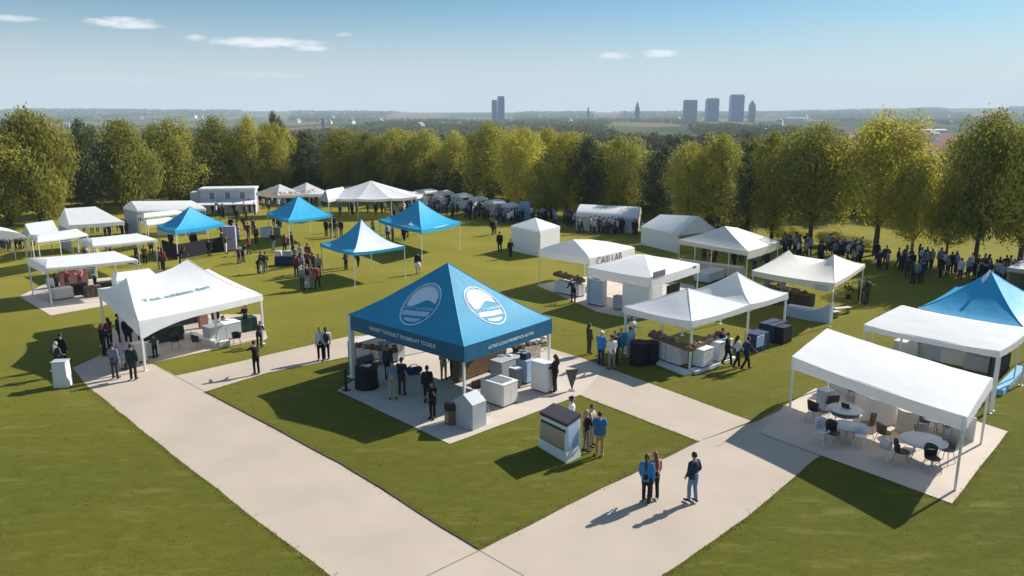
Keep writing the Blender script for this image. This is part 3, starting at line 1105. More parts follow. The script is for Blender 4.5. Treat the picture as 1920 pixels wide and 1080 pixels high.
# long low white hoarding behind the crowd
hp = [at(792, 384), at(850, 389), at(905, 398), at(966, 412)]
cen = hp[1]
root = thing('white_hoarding', 'long curving white hoarding behind the crowd along the trees', 'fence', (cen.x, cen.y, 0))
bm = B()
for a, b_ in zip(hp, hp[1:]):
    n = max(1, int((b_ - a).length / 2.4))
    for i in range(n):
        p0, p1 = a.lerp(b_, i / n) - cen, a.lerp(b_, (i + 1) / n) - cen
        d = p1 - p0
        m_ = (p0 + p1) / 2
        m_.z = 0
        box(bm, (m_.x, m_.y, .1), (d.length - .04, .06, 1.15), math.degrees(math.atan2(d.y, d.x)))
obj('board_panel', bm, mat('weathered white board', (.86, .87, .92), .7, .1, .6), root)
bm = B()
for a, b_ in zip(hp, hp[1:]):
    n = max(1, int((b_ - a).length / 2.4))
    for i in range(n):
        p0 = a.lerp(b_, i / n) - cen
        box(bm, (p0.x, p0.y + .08, 0), (.08, .08, 1.35))
obj('post_rail', bm, M_STEEL, root)

# grey shed far right
c = at(1968, 566)
sh = thing('grey_shed', 'flat roofed grey shed with dark open front under the far tree', 'shed', c, 45)
bm = B()
box(bm, (0, 0, 2.25), (6.5, 4.2, .3), 0, .04)
obj('roof', bm, mat('shed roof', (.40, .40, .40), .7, .1, 1), sh)
bm = B()
box(bm, (0, 2.0, 0), (6.2, .12, 2.25))
box(bm, (3.0, 0, 0), (.12, 3.8, 2.25))
obj('wall', bm, M_GREY, sh)
for xx in (-3.0, -1.2, .8, 2.6):
    bm = B()
    box(bm, (xx, -1.9, 0), (.16, .16, 2.25))
    obj('pillar', bm, M_OFFW, sh)


for i, (x, y, wd) in enumerate(((800, 386, 34), (832, 389, 30), (866, 394, 32), (897, 400, 28), (928, 406, 30), (956, 412, 26), (772, 392, 26), (664, 380, 30))):
    w2 = wd * .66
    tent('white_stall', ('first', 'second', 'third', 'fourth', 'fifth', 'sixth', 'short end', 'detached')[i] + ' small white stall canopy of the row before the dark trees', (x - w2, y - 29), (x - w2 * .1, y - 25), (x + w2, y - 28), 1.95,
         [dict(axis='s', a=.2, b=.8, hA=.26, hB=.26, p=.9)], M_CANVAS, M_VAL, drop=.2, esag=.02, seams=False, group='row of small white stalls along the trees', fr=False,
         walls=[((.02, .98), (.98, .98), .1, 1.9, M_CANVAS, 'side_wall')])


# ------------------------------------------------------------------ furniture
A45 = 45


def counter(px, s, rot, label, mb, mtop=None, name='counter', cat='counter', top_in=0.0, plinth=True, group=None, z=0.024, inset=None):
    t_ = thing(name, label, cat, at(*px) + Vector((0, 0, z)), rot, group)
    w_, d_, h_ = s
    bm = B()
    box(bm, (0, 0, .06 if plinth else 0), (w_, d_, h_ - (.06 if plinth else 0) - .04), 0, .01)
    obj('body', bm, mb, t_)
    if plinth:
        bm = B()
        box(bm, (0, 0, 0), (w_ - .08, d_ - .08, .06))
        obj('plinth', bm, M_DARK, t_)
    bm = B()
    box(bm, (0, 0, h_ - .04), (w_ + .04, d_ + .04, .04), 0, .008)
    tp = obj('countertop', bm, mtop or mb, t_)
    if w_ > .45 and h_ < 1.5 and name != 'shelving_unit':
        for sg in (-1, 1):
            bm = B()
            for k in range(2):
                box(bm, ((k - .5) * w_ * .49, sg * (d_ / 2 + .003), .12), (w_ * .46, .012, h_ - .24))
            for k in (-1, 1):
                box(bm, (k * (w_ / 2 + .003), 0, .12), (.012, d_ * .84, h_ - .24)) if sg > 0 else None
            obj('panel', bm, mb, t_)
    if inset:
        bm = B()
        box(bm, (0, 0, h_ + .001), (w_ * .72, d_ * .72, .012))
        obj('inlay', bm, inset, tp)
    return t_


def draped(px, s, rot, label, m, z=0.02, group=None):
    t_ = thing('draped_table', label, 'table', at(*px) + Vector((0, 0, z)), rot, group)
    w_, d_, h_ = s
    bm = B()
    n = 44
    per = []
    for i in range(n):
        a = i / n * 4
        k, f = int(a), a - int(a)
        c4 = [(-1, -1), (1, -1), (1, 1), (-1, 1)]
        p = Vector((*c4[k], 0)).lerp(Vector((*c4[(k + 1) % 4], 0)), f)
        per.append(p)
    lo, hi = [], []
    for i, p in enumerate(per):
        k = 1.03 + .035 * math.sin(i * 1.9)
        lo.append(bm.verts.new((p.x * w_ / 2 * k, p.y * d_ / 2 * k, .02)))
        hi.append(bm.verts.new((p.x * w_ / 2, p.y * d_ / 2, h_)))
    for i in range(n):
        bm.faces.new((lo[i], lo[(i + 1) % n], hi[(i + 1) % n], hi[i]))
    bm.faces.new(hi)
    obj('tablecloth', bm, m, t_)
    bm = B()
    for sx in (-1, 1):
        for sy in (-1, 1):
            box(bm, (sx * (w_ / 2 - .08), sy * (d_ / 2 - .08), 0), (.04, .04, h_ - .03))
    obj('trestle', bm, M_STEEL, t_)
    return t_


def round_table(px, r, h, label, mt, ml=None, group=None, z=.028, shelf=False):
    t_ = thing('round_table', label, 'table', at(*px) + Vector((0, 0, z)), random.uniform(0, 90), group)
    bm = B()
    lathe(bm, (0, 0, 0), [(r - .03, h - .045), (r, h - .03), (r, h - .008), (r - .012, h)], 32)
    obj('tabletop', bm, mt, t_, True)
    if shelf:
        bm = B()
        lathe(bm, (0, 0, 0), [(r * .8, h - .25), (r * .82, h - .22), (r * .8, h - .21)], 28)
        obj('shelf', bm, mt, t_)
    for k in range(4):
        a = math.pi / 4 + k * math.pi / 2
        bm = B()
        tube(bm, [(math.cos(a) * r * .35, math.sin(a) * r * .35, h - .05), (math.cos(a) * r * .62, math.sin(a) * r * .62, 0)], .02, 6)
        obj('leg', bm, ml or M_STEEL, t_)
    return t_


def skirt_table(px, r, h, label, m, mt=None, z=.024, group=None):
    t_ = thing('round_table', label, 'table', at(*px) + Vector((0, 0, z)), 0, group)
    bm = B()
    n = 40
    rings = []
    for z_, k in ((.01, 1.06), (h * .5, .98), (h - .03, 1.0)):
        rings.append([bm.verts.new((math.cos(2 * math.pi * j / n) * r * (k + (.03 * math.sin(j * 2.2) if z_ < h * .8 else 0)), math.sin(2 * math.pi * j / n) * r * (k + (.03 * math.sin(j * 2.2) if z_ < h * .8 else 0)), z_)) for j in range(n)])
    for a, b_ in zip(rings, rings[1:]):
        for j in range(n):
            bm.faces.new((a[j], a[(j + 1) % n], b_[(j + 1) % n], b_[j]))
    obj('tablecloth', bm, m, t_, True)
    bm = B()
    lathe(bm, (0, 0, 0), [(r * .97, h - .04), (r * 1.02, h - .025), (r * 1.02, h - .005), (r, h)], 36)
    obj('tabletop', bm, mt or m, t_)
    return t_


def chair(px, rot, label, ms, ml=None, shell=True, group=None, z=.026, k=1.0):
    t_ = thing('chair', label, 'chair', at(*px) + Vector((0, 0, z)), rot, group)
    bm = B()
    lathe(bm, (0, 0, 0), [(.16, .42), (.235, .44), (.25, .47), (.22, .475)], 18, .95, .95)
    obj('seat', bm, ms, t_, True)
    bm = B()
    n = 12
    prev = None
    for i in range(n + 1):
        a = math.pi * (.12 + .76 * i / n)
        hh = .30 + .10 * math.sin(math.pi * i / n)
        ring = []
        for rr, z_ in ((.235, .46), (.275, .47 + hh * .8), (.27, .47 + hh), (.245, .47 + hh * .8), (.21, .48)):
            ring.append(bm.verts.new((math.cos(a) * rr, math.sin(a) * rr, z_)))
        if prev:
            for j in range(5):
                bm.faces.new((prev[j], prev[(j + 1) % 5], ring[(j + 1) % 5], ring[j]))
        else:
            bm.faces.new(ring)
        prev = ring
    bm.faces.new(list(reversed(prev)))
    bmesh.ops.recalc_face_normals(bm, faces=bm.faces)
    obj('backrest', bm, ms, t_, True)
    for sx_ in (-1, 1):
        for sy_ in (-1, 1):
            bm = B()
            tube(bm, [(sx_ * .13, sy_ * .13, .43), (sx_ * .21, sy_ * .22, 0)], .014, 6)
            obj('leg', bm, ml or M_STEEL, t_)
    t_.scale = (k, k, k)
    return t_


def crate_on(px, zt, rot, label, group, mg, s=(.5, .35, .16), seed=0):
    """small tray of goods standing at height zt"""
    t_ = thing('crate', label, 'crate', at(px[0], px[1], zt), rot, group)
    bm = B()
    box(bm, (0, 0, 0), (s[0], s[1], s[2] * .55))
    obj('tray', bm, M_BROWN, t_)
    bm = B()
    rr = random.Random(seed)
    for i in range(13):
        q = rr.uniform(.055, .10)
        ball(bm, (rr.uniform(-.42, .42) * s[0], rr.uniform(-.40, .40) * s[1], s[2] * .45 + rr.uniform(0, s[2] * .3)), q, rr.uniform(.8, 1.3), 1, rr.uniform(.7, 1.2), 1)
    rnd_box = rr.random()
    if rnd_box < .5:
        box(bm, (rr.uniform(-.15, .15), 0, s[2] * .5), (.16, .2, rr.uniform(.12, .26)), rr.uniform(0, 60))
    obj('goods', bm, mg, t_, True)
    return t_


def plant(px, h, label, z=.024, group=None, m=None):
    t_ = thing('potted_plant', label, 'plant', at(*px) + Vector((0, 0, z)), 0, group)
    bm = B()
    lathe(bm, (0, 0, 0), [(.13, 0), (.19, .3), (.17, .3)], 14)
    obj('pot', bm, M_DARK, t_)
    bm = B()
    rr = random.Random(int(px[0] * 7 + px[1]))
    for i in range(90):
        a, e = rr.uniform(0, 6.28), rr.uniform(.2, 1.4)
        L_ = rr.uniform(.4, 1) * (h - .3)
        d = Vector((math.cos(a) * math.cos(e), math.sin(a) * math.cos(e), math.sin(e)))
        p = Vector((0, 0, .28)) + d * L_
        s_ = Vector((-math.sin(a), math.cos(a), 0)) * .06
        tip = p + d * .16 - Vector((0, 0, .05))
        vv = [bm.verts.new(q) for q in (p - d * .12, p + s_, tip, p - s_)]
        bm.faces.new(vv)
    obj('foliage', bm, m or M_PLANT, t_)
    return t_


# --- under the blue tent
skirt_table((688, 727), .52, 1.02, 'round table under a black cloth beside the thick white pole of the blue tent', M_BLACKCLOTH)
counter((688, 678), (1.9, .6, 1.25), 49, 'grey display shelf stacked with small goods at the back of the blue tent', M_GREY, M_OFFW, 'display_shelf', 'shelf')
counter((735, 678), (1.3, .55, 1.1), 49, 'second grey display counter at the back edge beside the display shelf', M_LGREY, M_GREY)
for i in range(6):
    p = at(676 + i * 13, 668 + i * .5)
    crate_on((672 + i * 13, 650 + i * 2), 1.28, 49, 'tray of mixed goods on the grey display shelf', 'trays on the display shelf', [M_PINKISH, M_GOODS2, M_GOODS][i % 3], (.34, .4, .2), i)
bag = thing('holdall_bag', 'dark holdall bag lying on paving behind the blue tent', 'bag', at(777, 702) + Vector((0, 0, .024)), 30)
bm = B()
tube(bm, [(-.38, 0, .17), (-.3, 0, .19), (.3, 0, .19), (.38, 0, .17)], [.11, .18, .18, .11], 12)
obj('body', bm, M_NAVYCLOTH, bag, True)
bm = B()
tube(bm, [(-.2, .03, .36), (-.12, .03, .48), (.12, .03, .48), (.2, .03, .36)], .018, 6)
obj('handle', bm, M_DARK, bag)

# gable topped white booth, corner counter, cabinets
p = at(882, 797)
boo = thing('gabled_booth', 'tall white booth with pointed top beside the brown bin', 'booth', p + Vector((0, 0, .024)), 49)
bm = B()
w_, d_, h_ = 1.05, .8, 1.25
pr = [(-w_ / 2, 0), (w_ / 2, 0), (w_ / 2, h_ * .86), (0, h_ * 1.14), (-w_ / 2, h_ * .86)]
fa = [bm.verts.new((-d_ / 2, x, z)) for x, z in pr]
fb = [bm.verts.new((d_ / 2, x, z)) for x, z in pr]
bm.faces.new(fa)
bm.faces.new(list(reversed(fb)))
for i in range(5):
    bm.faces.new((fa[i], fb[i], fb[(i + 1) % 5], fa[(i + 1) % 5]))
bmesh.ops.recalc_face_normals(bm, faces=bm.faces)
obj('body', bm, M_LGREY, boo)
bm = B()
box(bm, (d_ / 2 + .012, 0, .05), (.024, .9, .95))
obj('panel', bm, M_WHITE, boo)
bn = thing('litter_bin', 'brown wooden litter bin with dark lid at the front pole of the blue tent', 'bin', at(846, 794) + Vector((0, 0, .024)), 49)
bm = B()
lathe(bm, (0, 0, 0), [(.25, 0), (.27, .05), (.27, .62), (.25, .63)], 20)
obj('body', bm, M_BROWN, bn)
bm = B()
lathe(bm, (0, 0, 0), [(.285, .63), (.29, .80), (.24, .9), (.1, .93)], 20)
obj('lid', bm, M_DARK, bn, True)
bm = B()
box(bm, (-.262, 0, .12), (.03, .2, .42))
obj('panel', bm, M_TAN, bn)
counter((936, 754), (.95, 1.35, 1.05), 49, 'white box counter with dark inlaid top under the blue tent', M_OFFW, M_WHITE, inset=M_GREY)
counter((966, 726), (.35, .5, .95), 49, 'slim grey stand between white box counter and blue grey cabinet', M_GREY, M_WHITE, 'stand', 'stand')
counter((985, 716), (.62, .7, 1.15), 49, 'blue grey cabinet carrying a small dark box under the blue tent', M_BLUEBOX, M_LGREY, 'cabinet', 'cabinet')
counter((1016, 733), (.5, .9, 1.42), 49, 'tall white panel cabinet near the far pole of the blue tent', M_WHITE, M_WHITE, 'cabinet', 'cabinet')
counter((958, 704), (2.2, .7, .98), 49, 'long pale counter running behind the white box counter', M_LGREY, M_LGREY)
counter((900, 700), (3.4, .5, 1.55), 49, 'dark brown shelving unit along the back of the blue tent', M_BROWN, M_DARK, 'shelving_unit', 'shelf')
counter((990, 682), (1.3, .6, 1.2), 49, 'mottled display table of goods at the back corner of the blue tent', M_GOODS2, M_OFFW, 'display_table', 'table')
for i in range(5):
    crate_on((965 + i * 13, 652 - i * 2), 1.25, 49, 'heap of pale goods on the mottled display table', 'heaps on the mottled table', [M_GOODS2, M_OFFW, M_GOODS][i % 3], (.3, .3, .22), 20 + i)
plant((1000, 668), 1.1, 'dark leafy plant behind goods at the blue tent back corner')
chair((906, 780), 60, 'black chair between the pointed booth and the white box counter', M_DARK)
chair((893, 745), 200, 'brown chair in the shade beside the white box counter', M_BROWN)
bx = thing('small_box', 'small dark blue box standing on the blue grey cabinet', 'box', at(985, 716) + Vector((0, 0, 1.178)), 49)
bm = B()
box(bm, (0, 0, 0), (.4, .4, .28), 0, .02)
obj('carton', bm, M_NAVYCLOTH, bx)
bm = B()
box(bm, (0, 0, .282), (.42, .08, .01))
obj('tape', bm, M_LGREY, bx)
# inverted triangular pennant sign
pn = thing('pennant_sign', 'dark grey triangular pennant sign pointing down on the paving', 'sign', at(1071, 733) + Vector((0, 0, .024)), 8)
bm = B()
for y in (-.02, .02):
    pass
tri = [(-.28, 1.0), (.32, 1.04), (.03, .02)]
f0 = [bm.verts.new((x, -.03, z)) for x, z in tri]
f1 = [bm.verts.new((x, .03, z)) for x, z in tri]
bm.faces.new(f0)
bm.faces.new(list(reversed(f1)))
for i in range(3):
    bm.faces.new((f0[i], f1[i], f1[(i + 1) % 3], f0[(i + 1) % 3]))
bmesh.ops.recalc_face_normals(bm, faces=bm.faces)
obj('panel', bm, mat('weathered grey panel', (.10, .095, .095), .7, .2, 6), pn)
bm = B()
box(bm, (.03, 0, 0), (.22, .3, .02))
obj('foot', bm, M_STEEL, pn)
ex = thing('fire_extinguisher_stand', 'slim black stand against the thick white pole', 'stand', at(656, 729) + Vector((-.12, -.25, .024)), 49)
bm = B()
box(bm, (0, 0, .03), (.13, .1, 1.0), 0, .02)
obj('post', bm, M_DARK, ex)
bm = B()
box(bm, (0, 0, 0), (.3, .3, .03))
obj('foot', bm, M_DARK, ex)

# --- information kiosk on the grass
q0, q1, q2 = at(1010, 838), at(1062, 869), at(1089, 856)
q3 = q0 + q2 - q1
cen = (q0 + q2) / 2
ki = thing('information_kiosk', 'white information kiosk with dark sloping roof and picture panels on the grass', 'kiosk', (cen.x, cen.y, 0))
hq = [1.42, 1.50, 1.66, 1.56]
bm = B()
bot = [bm.verts.new((q - cen) + Vector((0, 0, .0))) for q in (q0, q1, q2, q3)]
mid = [(q - cen) * .93 for q in (q0, q1, q2, q3)]
top = [bm.verts.new(m_ + Vector((0, 0, h_ - .1))) for m_, h_ in zip(mid, hq)]
for i in range(4):
    bm.faces.new((bot[i], bot[(i + 1) % 4], top[(i + 1) % 4], top[i]))
bm.faces.new(top)
obj('body', bm, M_WHITE, ki)
bm = B()
for dz, k in ((0, 1.0),):
    lo = [bm.verts.new(m_ * 1.04 + Vector((0, 0, h_ - .1))) for m_, h_ in zip(mid, hq)]
    hi = [bm.verts.new(m_ * 1.04 + Vector((0, 0, h_ + .03))) for m_, h_ in zip(mid, hq)]
    bm.faces.new(hi)
    bm.faces.new(list(reversed(lo)))
    for i in range(4):
        bm.faces.new((lo[i], lo[(i + 1) % 4], hi[(i + 1) % 4], hi[i]))
bmesh.ops.recalc_face_normals(bm, faces=bm.faces)
obj('roof', bm, mat('dark slate board', (.05, .045, .06), .7, .15, 5), ki)


def kface(i, j, u0, u1, v0, v1, m, nm, proud=.02, rows=1):
    bm = B()
    b0, b1 = bot_co[i], bot_co[j]
    t0, t1 = top_co[i], top_co[j]
    n = (b1 - b0).cross(t0 - b0).normalized()
    if n.dot((b0 + b1) / 2) < 0:
        n.negate()
    f = lambda u, v: b0.lerp(b1, u).lerp(t0.lerp(t1, u), v) + n * proud
    vv = [bm.verts.new(f(u, v)) for u, v in ((u0, v0), (u1, v0), (u1, v1), (u0, v1))]
    ba = [bm.verts.new(f(u, v) - n * (proud + .005)) for u, v in ((u0, v0), (u1, v0), (u1, v1), (u0, v1))]
    bm.faces.new(vv)
    for a_ in range(4):
        bm.faces.new((vv[a_], vv[(a_ + 1) % 4], ba[(a_ + 1) % 4], ba[a_]))
    bmesh.ops.recalc_face_normals(bm, faces=bm.faces)
    return obj(nm, bm, m, ki)


bot_co = [(q - cen) for q in (q0, q1, q2, q3)]
top_co = [m_ + Vector((0, 0, h_ - .1)) for m_, h_ in zip(mid, hq)]


def picture_mat(name, cols, scale):
    m = bpy.data.materials.new(name)
    m.use_nodes = True
    t = m.node_tree
    b = t.nodes['Principled BSDF']
    b.inputs['Roughness'].default_value = .5
    tcn = t.nodes.new('ShaderNodeTexCoord')
    n = t.nodes.new('ShaderNodeTexNoise')
    n.inputs['Scale'].default_value = scale
    n.inputs['Detail'].default_value = 6
    t.links.new(tcn.outputs['Object'], n.inputs['Vector'])
    sp = t.nodes.new('ShaderNodeSeparateXYZ')
    t.links.new(tcn.outputs['Object'], sp.inputs[0])
    ad = t.nodes.new('ShaderNodeMath')
    ad.operation = 'MULTIPLY_ADD'
    ad.inputs[1].default_value = .35
    t.links.new(n.outputs[0], ad.inputs[0])
    t.links.new(sp.outputs[2], ad.inputs[2])
    r = t.nodes.new('ShaderNodeValToRGB')
    r.color_ramp.elements.remove(r.color_ramp.elements[0])
    r.color_ramp.elements[0].position = cols[0][0]
    r.color_ramp.elements[0].color = (*cols[0][1], 1)
    for p, c in cols[1:]:
        e = r.color_ramp.elements.new(p)
        e.color = (*c, 1)
    mr = t.nodes.new('ShaderNodeMapRange')
    mr.inputs[1].default_value = .3
    mr.inputs[2].default_value = 1.6
    t.links.new(ad.outputs[0], mr.inputs[0])
    t.links.new(mr.outputs[0], r.inputs[0])
    t.links.new(r.outputs[0], b.inputs['Base Color'])
    return m


kface(0, 1, .03, .93, .30, .80, picture_mat('landscape print', [(0, (.08, .09, .06)), (.2, (.16, .16, .08)), (.32, (.36, .27, .2)), (.7, (.4, .31, .26)), (1, (.32, .27, .25))], 6), 'picture_panel')
kface(0, 1, .04, .97, .82, .9, M_DARK, 'sign_strip')
kface(0, 1, .08, .70, .905, .955, M_PALETXT, 'title_strip')
kface(0, 1, .76, .94, .88, .92, M_PALETXT, 'title_strip')
kface(1, 2, .1, .86, .33, .97, picture_mat('sky print', [(0, (.22, .3, .28)), (.15, (.10, .2, .22)), (.3, (.18, .33, .5)), (.6, (.32, .48, .68)), (1, (.42, .55, .72))], 4), 'picture_panel')

# --- lectern
lc = thing('lectern', 'plain white upright lectern on the grass at the path corner', 'lectern', at(119, 724), 8)
bm = B()
box(bm, (0, 0, 0), (.66, .55, 1.22), 0, .015, .9)
obj('body', bm, M_WHITE, lc)
bm = B()
box(bm, (0, 0, 1.222), (.68, .56, .04), 0, .01)
obj('lectern_top', bm, M_LGREY, lc)
bm = B()
box(bm, (-.40, .1, .75), (.18, .3, .03))
obj('side_shelf', bm, M_WHITE, lc)

# --- white exhibitor tent furniture
counter((418, 637), (1.9, .8, .95), 50, 'grey and white counter under the teal lettered tent', M_LGREY, M_WHITE)
draped((450, 622), (1.8, .8, .8), 40, 'table under dark green cloth beside the grey and white counter', M_GREENCLOTH)
draped((304, 640), (2.2, .8, .8), 40, 'long dark green covered table in the shaded front of the teal lettered tent', M_GREENCLOTH)
draped((357, 605), (1.8, .8, .75), 45, 'dark covered table at the back of the teal lettered tent', M_BLACKCLOTH)
counter((262, 678), (.6, .6, 1.0), 50, 'pale box plinth at the front pole of the teal lettered tent', M_OFFW, M_OFFW, 'plinth_box', 'plinth')
counter((287, 668), (.55, .4, .8), 50, 'smaller pale box plinth behind the front pole', M_WHITE, M_WHITE, 'plinth_box', 'plinth')
counter((240, 690), (.6, .45, .62), 50, 'low white box with patterned front beside people in dark coats', M_OFFW, M_LGREY, 'plinth_box', 'plinth')
counter((382, 615), (.5, .3, 1.9), 45, 'tall brown banner cabinet at the back of the teal lettered tent', M_PINKISH, M_BROWN, 'cabinet', 'cabinet')
bm = B()
b0 = at(345, 637)
pts = [at(x, y) - b0 for x, y in ((345, 637), (362, 634), (385, 645), (410, 652), (430, 648))]
for a, b_ in zip(pts, pts[1:]):
    d = b_ - a
    m_ = (a + b_) / 2
    box(bm, (m_.x, m_.y, 0), (d.length, .35, .32), math.degrees(math.atan2(d.y, d.x)))
be = thing('low_bench', 'low curving pale bench on the floor of the teal lettered tent', 'bench', b0 + Vector((0, 0, .026)))
obj('seat', bm, M_OFFW, be)
for i, (x, y, rt) in enumerate(((330, 655, 30), (370, 655, 160), (445, 648, 200), (405, 612, 10))):
    chair((x, y), rt, ('dark chair by the long green covered table', 'dark chair facing the low curving bench', 'dark chair in front of the green covered table by the pole', 'dark chair at the back table of the teal lettered tent')[i], M_DARK)
sp_ = thing('pedestal_speaker', 'white pole stand with small box at the right pole of the teal lettered tent', 'stand', at(493, 646) + Vector((0, 0, .01)), 10)
bm = B()
box(bm, (0, 0, 0), (.22, .22, .05))
tube(bm, [(0, 0, .05), (0, 0, .8)], .03, 8)
obj('stem', bm, M_WHITE, sp_)
bm = B()
box(bm, (0, 0, .8), (.2, .16, .3), 0, .02)
obj('housing', bm, M_WHITE, sp_)

# --- cafe tent
cafe = 'chairs around the cafe tables'
round_table((1582, 800), .68, .76, 'grey topped round table with dark chairs near the front of the white awning tent', M_LGREY, shelf=True)
round_table((1585, 826), .55, .62, 'low round table partly under the grey topped table', M_LGREY)
skirt_table((1649, 788), .62, 1.05, 'tall round table with warm white cloth under the awning', M_OFFW, mat('ivory top', (.8, .77, .72), .6, .03))
skirt_table((1622, 762), .42, 1.0, 'smaller warm white clothed table behind the tall round table', M_OFFW)
round_table((1728, 862), .80, .76, 'largest grey round table at the open front of the white awning tent', M_LGREY)
round_table((1752, 818), .58, .76, 'grey round table towards the back wall of the awning tent', M_GREY)
skirt_table((1700, 810), .4, .95, 'narrow cream clothed table behind the largest round table', mat('cream cloth', (.5, .43, .34), .8, .06, 4))
round_table((1706, 775), .5, .76, 'dark grey table half hidden below the awning edge', M_GREY)
for i, (x, y, rt, mm, lb) in enumerate((
        (1525, 790, 120, M_DARK, 'black chair nearest the left pole of the awning tent'), (1557, 778, 190, M_DARK, 'black chair against the back of the awning tent'),
        (1598, 752, 160, M_DARK, 'dark chair under the awning edge beside the small clothed table'), (1624, 818, 250, M_BROWN, 'brown chair tilted beside the grey topped table'),
        (1560, 836, 20, M_DARK, 'dark chair tucked under the low round table'), (1655, 835, 100, M_BROWN, 'brown seated chair standing alone between the round tables'),
        (1688, 872, 70, M_DARK, 'dark round chair at the near side of the largest grey table'), (1772, 868, 300, M_GREY, 'grey tub chair curving round the largest grey table'),
        (1745, 885, 10, M_DARK, 'dark chair at the pole side of the largest grey table'), (1722, 835, 170, M_GREY, 'grey chair beyond the largest table'),
        (1782, 826, 280, M_LGREY, 'pale grey chair beside the back wall table'), (1728, 812, 100, M_GREY, 'grey chair left of the back wall table'))):
    chair((x, y), rt, lb, mm, M_LGREY if i % 2 else M_STEEL, group=cafe, k=1.12)
chair((1540, 832), 30, 'white chair in front of the grey topped table', M_WHITE, M_WHITE, group=cafe, k=1.15)
chair((1660, 862), 120, 'white cone legged chair between the two front tables', M_WHITE, M_WHITE, group=cafe)
counter((1545, 770), (.5, .5, .95), 28, 'pale grey box unit at the back corner of the awning tent', M_LGREY, M_LGREY, 'cabinet', 'cabinet')
chair((1610, 838), 330, 'white chair at the low round table', M_WHITE, M_WHITE, group=cafe)

# --- twin peak tent
skirt_table((1197, 683), .45, 1.18, 'tall black clothed table outside the white twin peak tent', M_BLACKCLOTH)
skirt_table((1220, 680), .38, 1.1, 'slimmer black clothed table next to the white counters', M_BLACKCLOTH)
b0 = at(1297, 708)
pl = thing('platform', 'low white platform edge under the counters of the twin peak tent', 'platform', b0, 0)
bm = B()
for px_ in (((1222, 676), (1290, 703)), ((1297, 700), (1372, 672))):
    a, b_ = at(*px_[0]) - b0, at(*px_[1]) - b0
    d = b_ - a
    m_ = (a + b_) / 2
    box(bm, (m_.x, m_.y, 0), (d.length, .5, .14), math.degrees(math.atan2(d.y, d.x)))
obj('deck', bm, M_WHITE, pl)
dirL = math.degrees(math.atan2((at(1297, 700) - at(1222, 676)).y, (at(1297, 700) - at(1222, 676)).x))
dirR = math.degrees(math.atan2((at(1372, 672) - at(1297, 700)).y, (at(1372, 672) - at(1297, 700)).x))
counter((1240, 676), (.95, .6, 1.0), dirL, 'white counter with small printed mark beside the black clothed tables', M_WHITE, M_WHITE, z=.14)
counter((1268, 686), (.95, .6, 1.0), dirL, 'white counter next to the corner under brown produce', M_OFFW, M_WHITE, z=.14)
counter((1317, 690), (.9, .6, .95), dirR, 'white counter just round the corner pole of the twin peak tent', M_WHITE, M_WHITE, z=.14)
counter((1350, 678), (1.2, .6, 1.05), dirR, 'wider white counter with a dark mark near the walking people', M_WHITE, M_WHITE, z=.14)
for i in range(8):
    crate_on((1228 + i * 9, 632 + i * 3.4), 1.16, dirL, 'heaped crate of brown produce on the white counters', 'crates of brown produce', [M_GOODS, M_BROWN, M_TAN][i % 3], (.55, .45, .34), 40 + i)
for i in range(6):
    crate_on((1302 + i * 9, 650 - i * 3.5), 1.12, dirR, 'heaped crate of tan produce round the corner pole', 'crates of tan produce', [M_TAN, M_GOODS, M_BROWN][i % 3], (.55, .45, .3), 60 + i)
draped((1418, 655), (1.1, .8, .95), dirR, 'navy clothed table with a light blue board in the twin peak tent', M_NAVYCLOTH)
draped((1448, 636), (1.5, .9, 1.0), dirR, 'navy clothed table heaped with papers at the end of the twin peak tent', M_NAVYCLOTH)
draped((1466, 642), (.9, .6, .95), dirR, 'black clothed table closing the end of the twin peak tent', M_BLACKCLOTH)
bd = thing('display_board', 'light blue display board leaning on the navy table', 'board', at(1424, 662) + Vector((0, 0, .02)), dirR)
bm = B()
box(bm, (0, 0, .35), (.75, .04, .6), 0, .008)
obj('panel', bm, M_BLUEBOX, bd)
for sx_ in (-.3, .3):
    bm = B()
    tube(bm, [(sx_, .02, .4), (sx_, .12, 0)], .015, 6)
    obj('leg', bm, M_STEEL, bd)

# --- tents 5 and 6
counter((1118, 572), (1.3, .5, 1.75), -43, 'tall pale blue white booth at the end of the walled white tent', mat('bluish laminate', (.5, .55, .65), .5, .04, 2), M_WHITE, 'booth', 'booth')
counter((1190, 585), (.9, .5, 1.0), -43, 'low pale counter inside the walled white tent', M_OFFW, M_WHITE)
counter((1160, 580), (.6, .5, .9), -43, 'grey box beside the tall pale booth', M_LGREY, M_GREY, 'plinth_box', 'plinth')
counter((1248, 578), (1.2, .6, .8), 47, 'pale counter on the open side of the walled white tent', M_OFFW, M_OFFW)
bm = B()
sb = thing('dark_screen', 'dark flat screen board standing at the open side of the walled white tent', 'screen', at(1258, 578) + Vector((.2, .5, .02)), 47)
box(bm, (0, 0, .9), (1.6, .06, .6), 0, .01)
obj('panel', bm, M_DARK, sb)
for sx_ in (-.6, .6):
    bm = B()
    box(bm, (sx_, 0, 0), (.05, .05, .9))
    obj('leg', bm, M_STEEL, sb)
counter((1068, 552), (2.2, .7, .85), -43, 'long white goods counter under the lettered tent', M_WHITE, M_OFFW)
for i in range(6):
    crate_on((1046 + i * 8.5, 517 + i * 2.4), 1.0, -43, 'crate of brown goods on the lettered tent counter', 'crates of the lettered tent', [M_GOODS, M_TAN, M_PINKISH][i % 3], (.5, .5, .4), 80 + i)
counter((1330, 525), (2.6, 1.2, .75), 47, 'pale blue white low block beyond the walled white tent', mat('bluish laminate', (.5, .55, .65)), M_WHITE, 'low_block', 'block')
draped((1330, 512), (5.5, .8, .8), -40, 'long white table row under the cream peaked tent', M_OFFW)
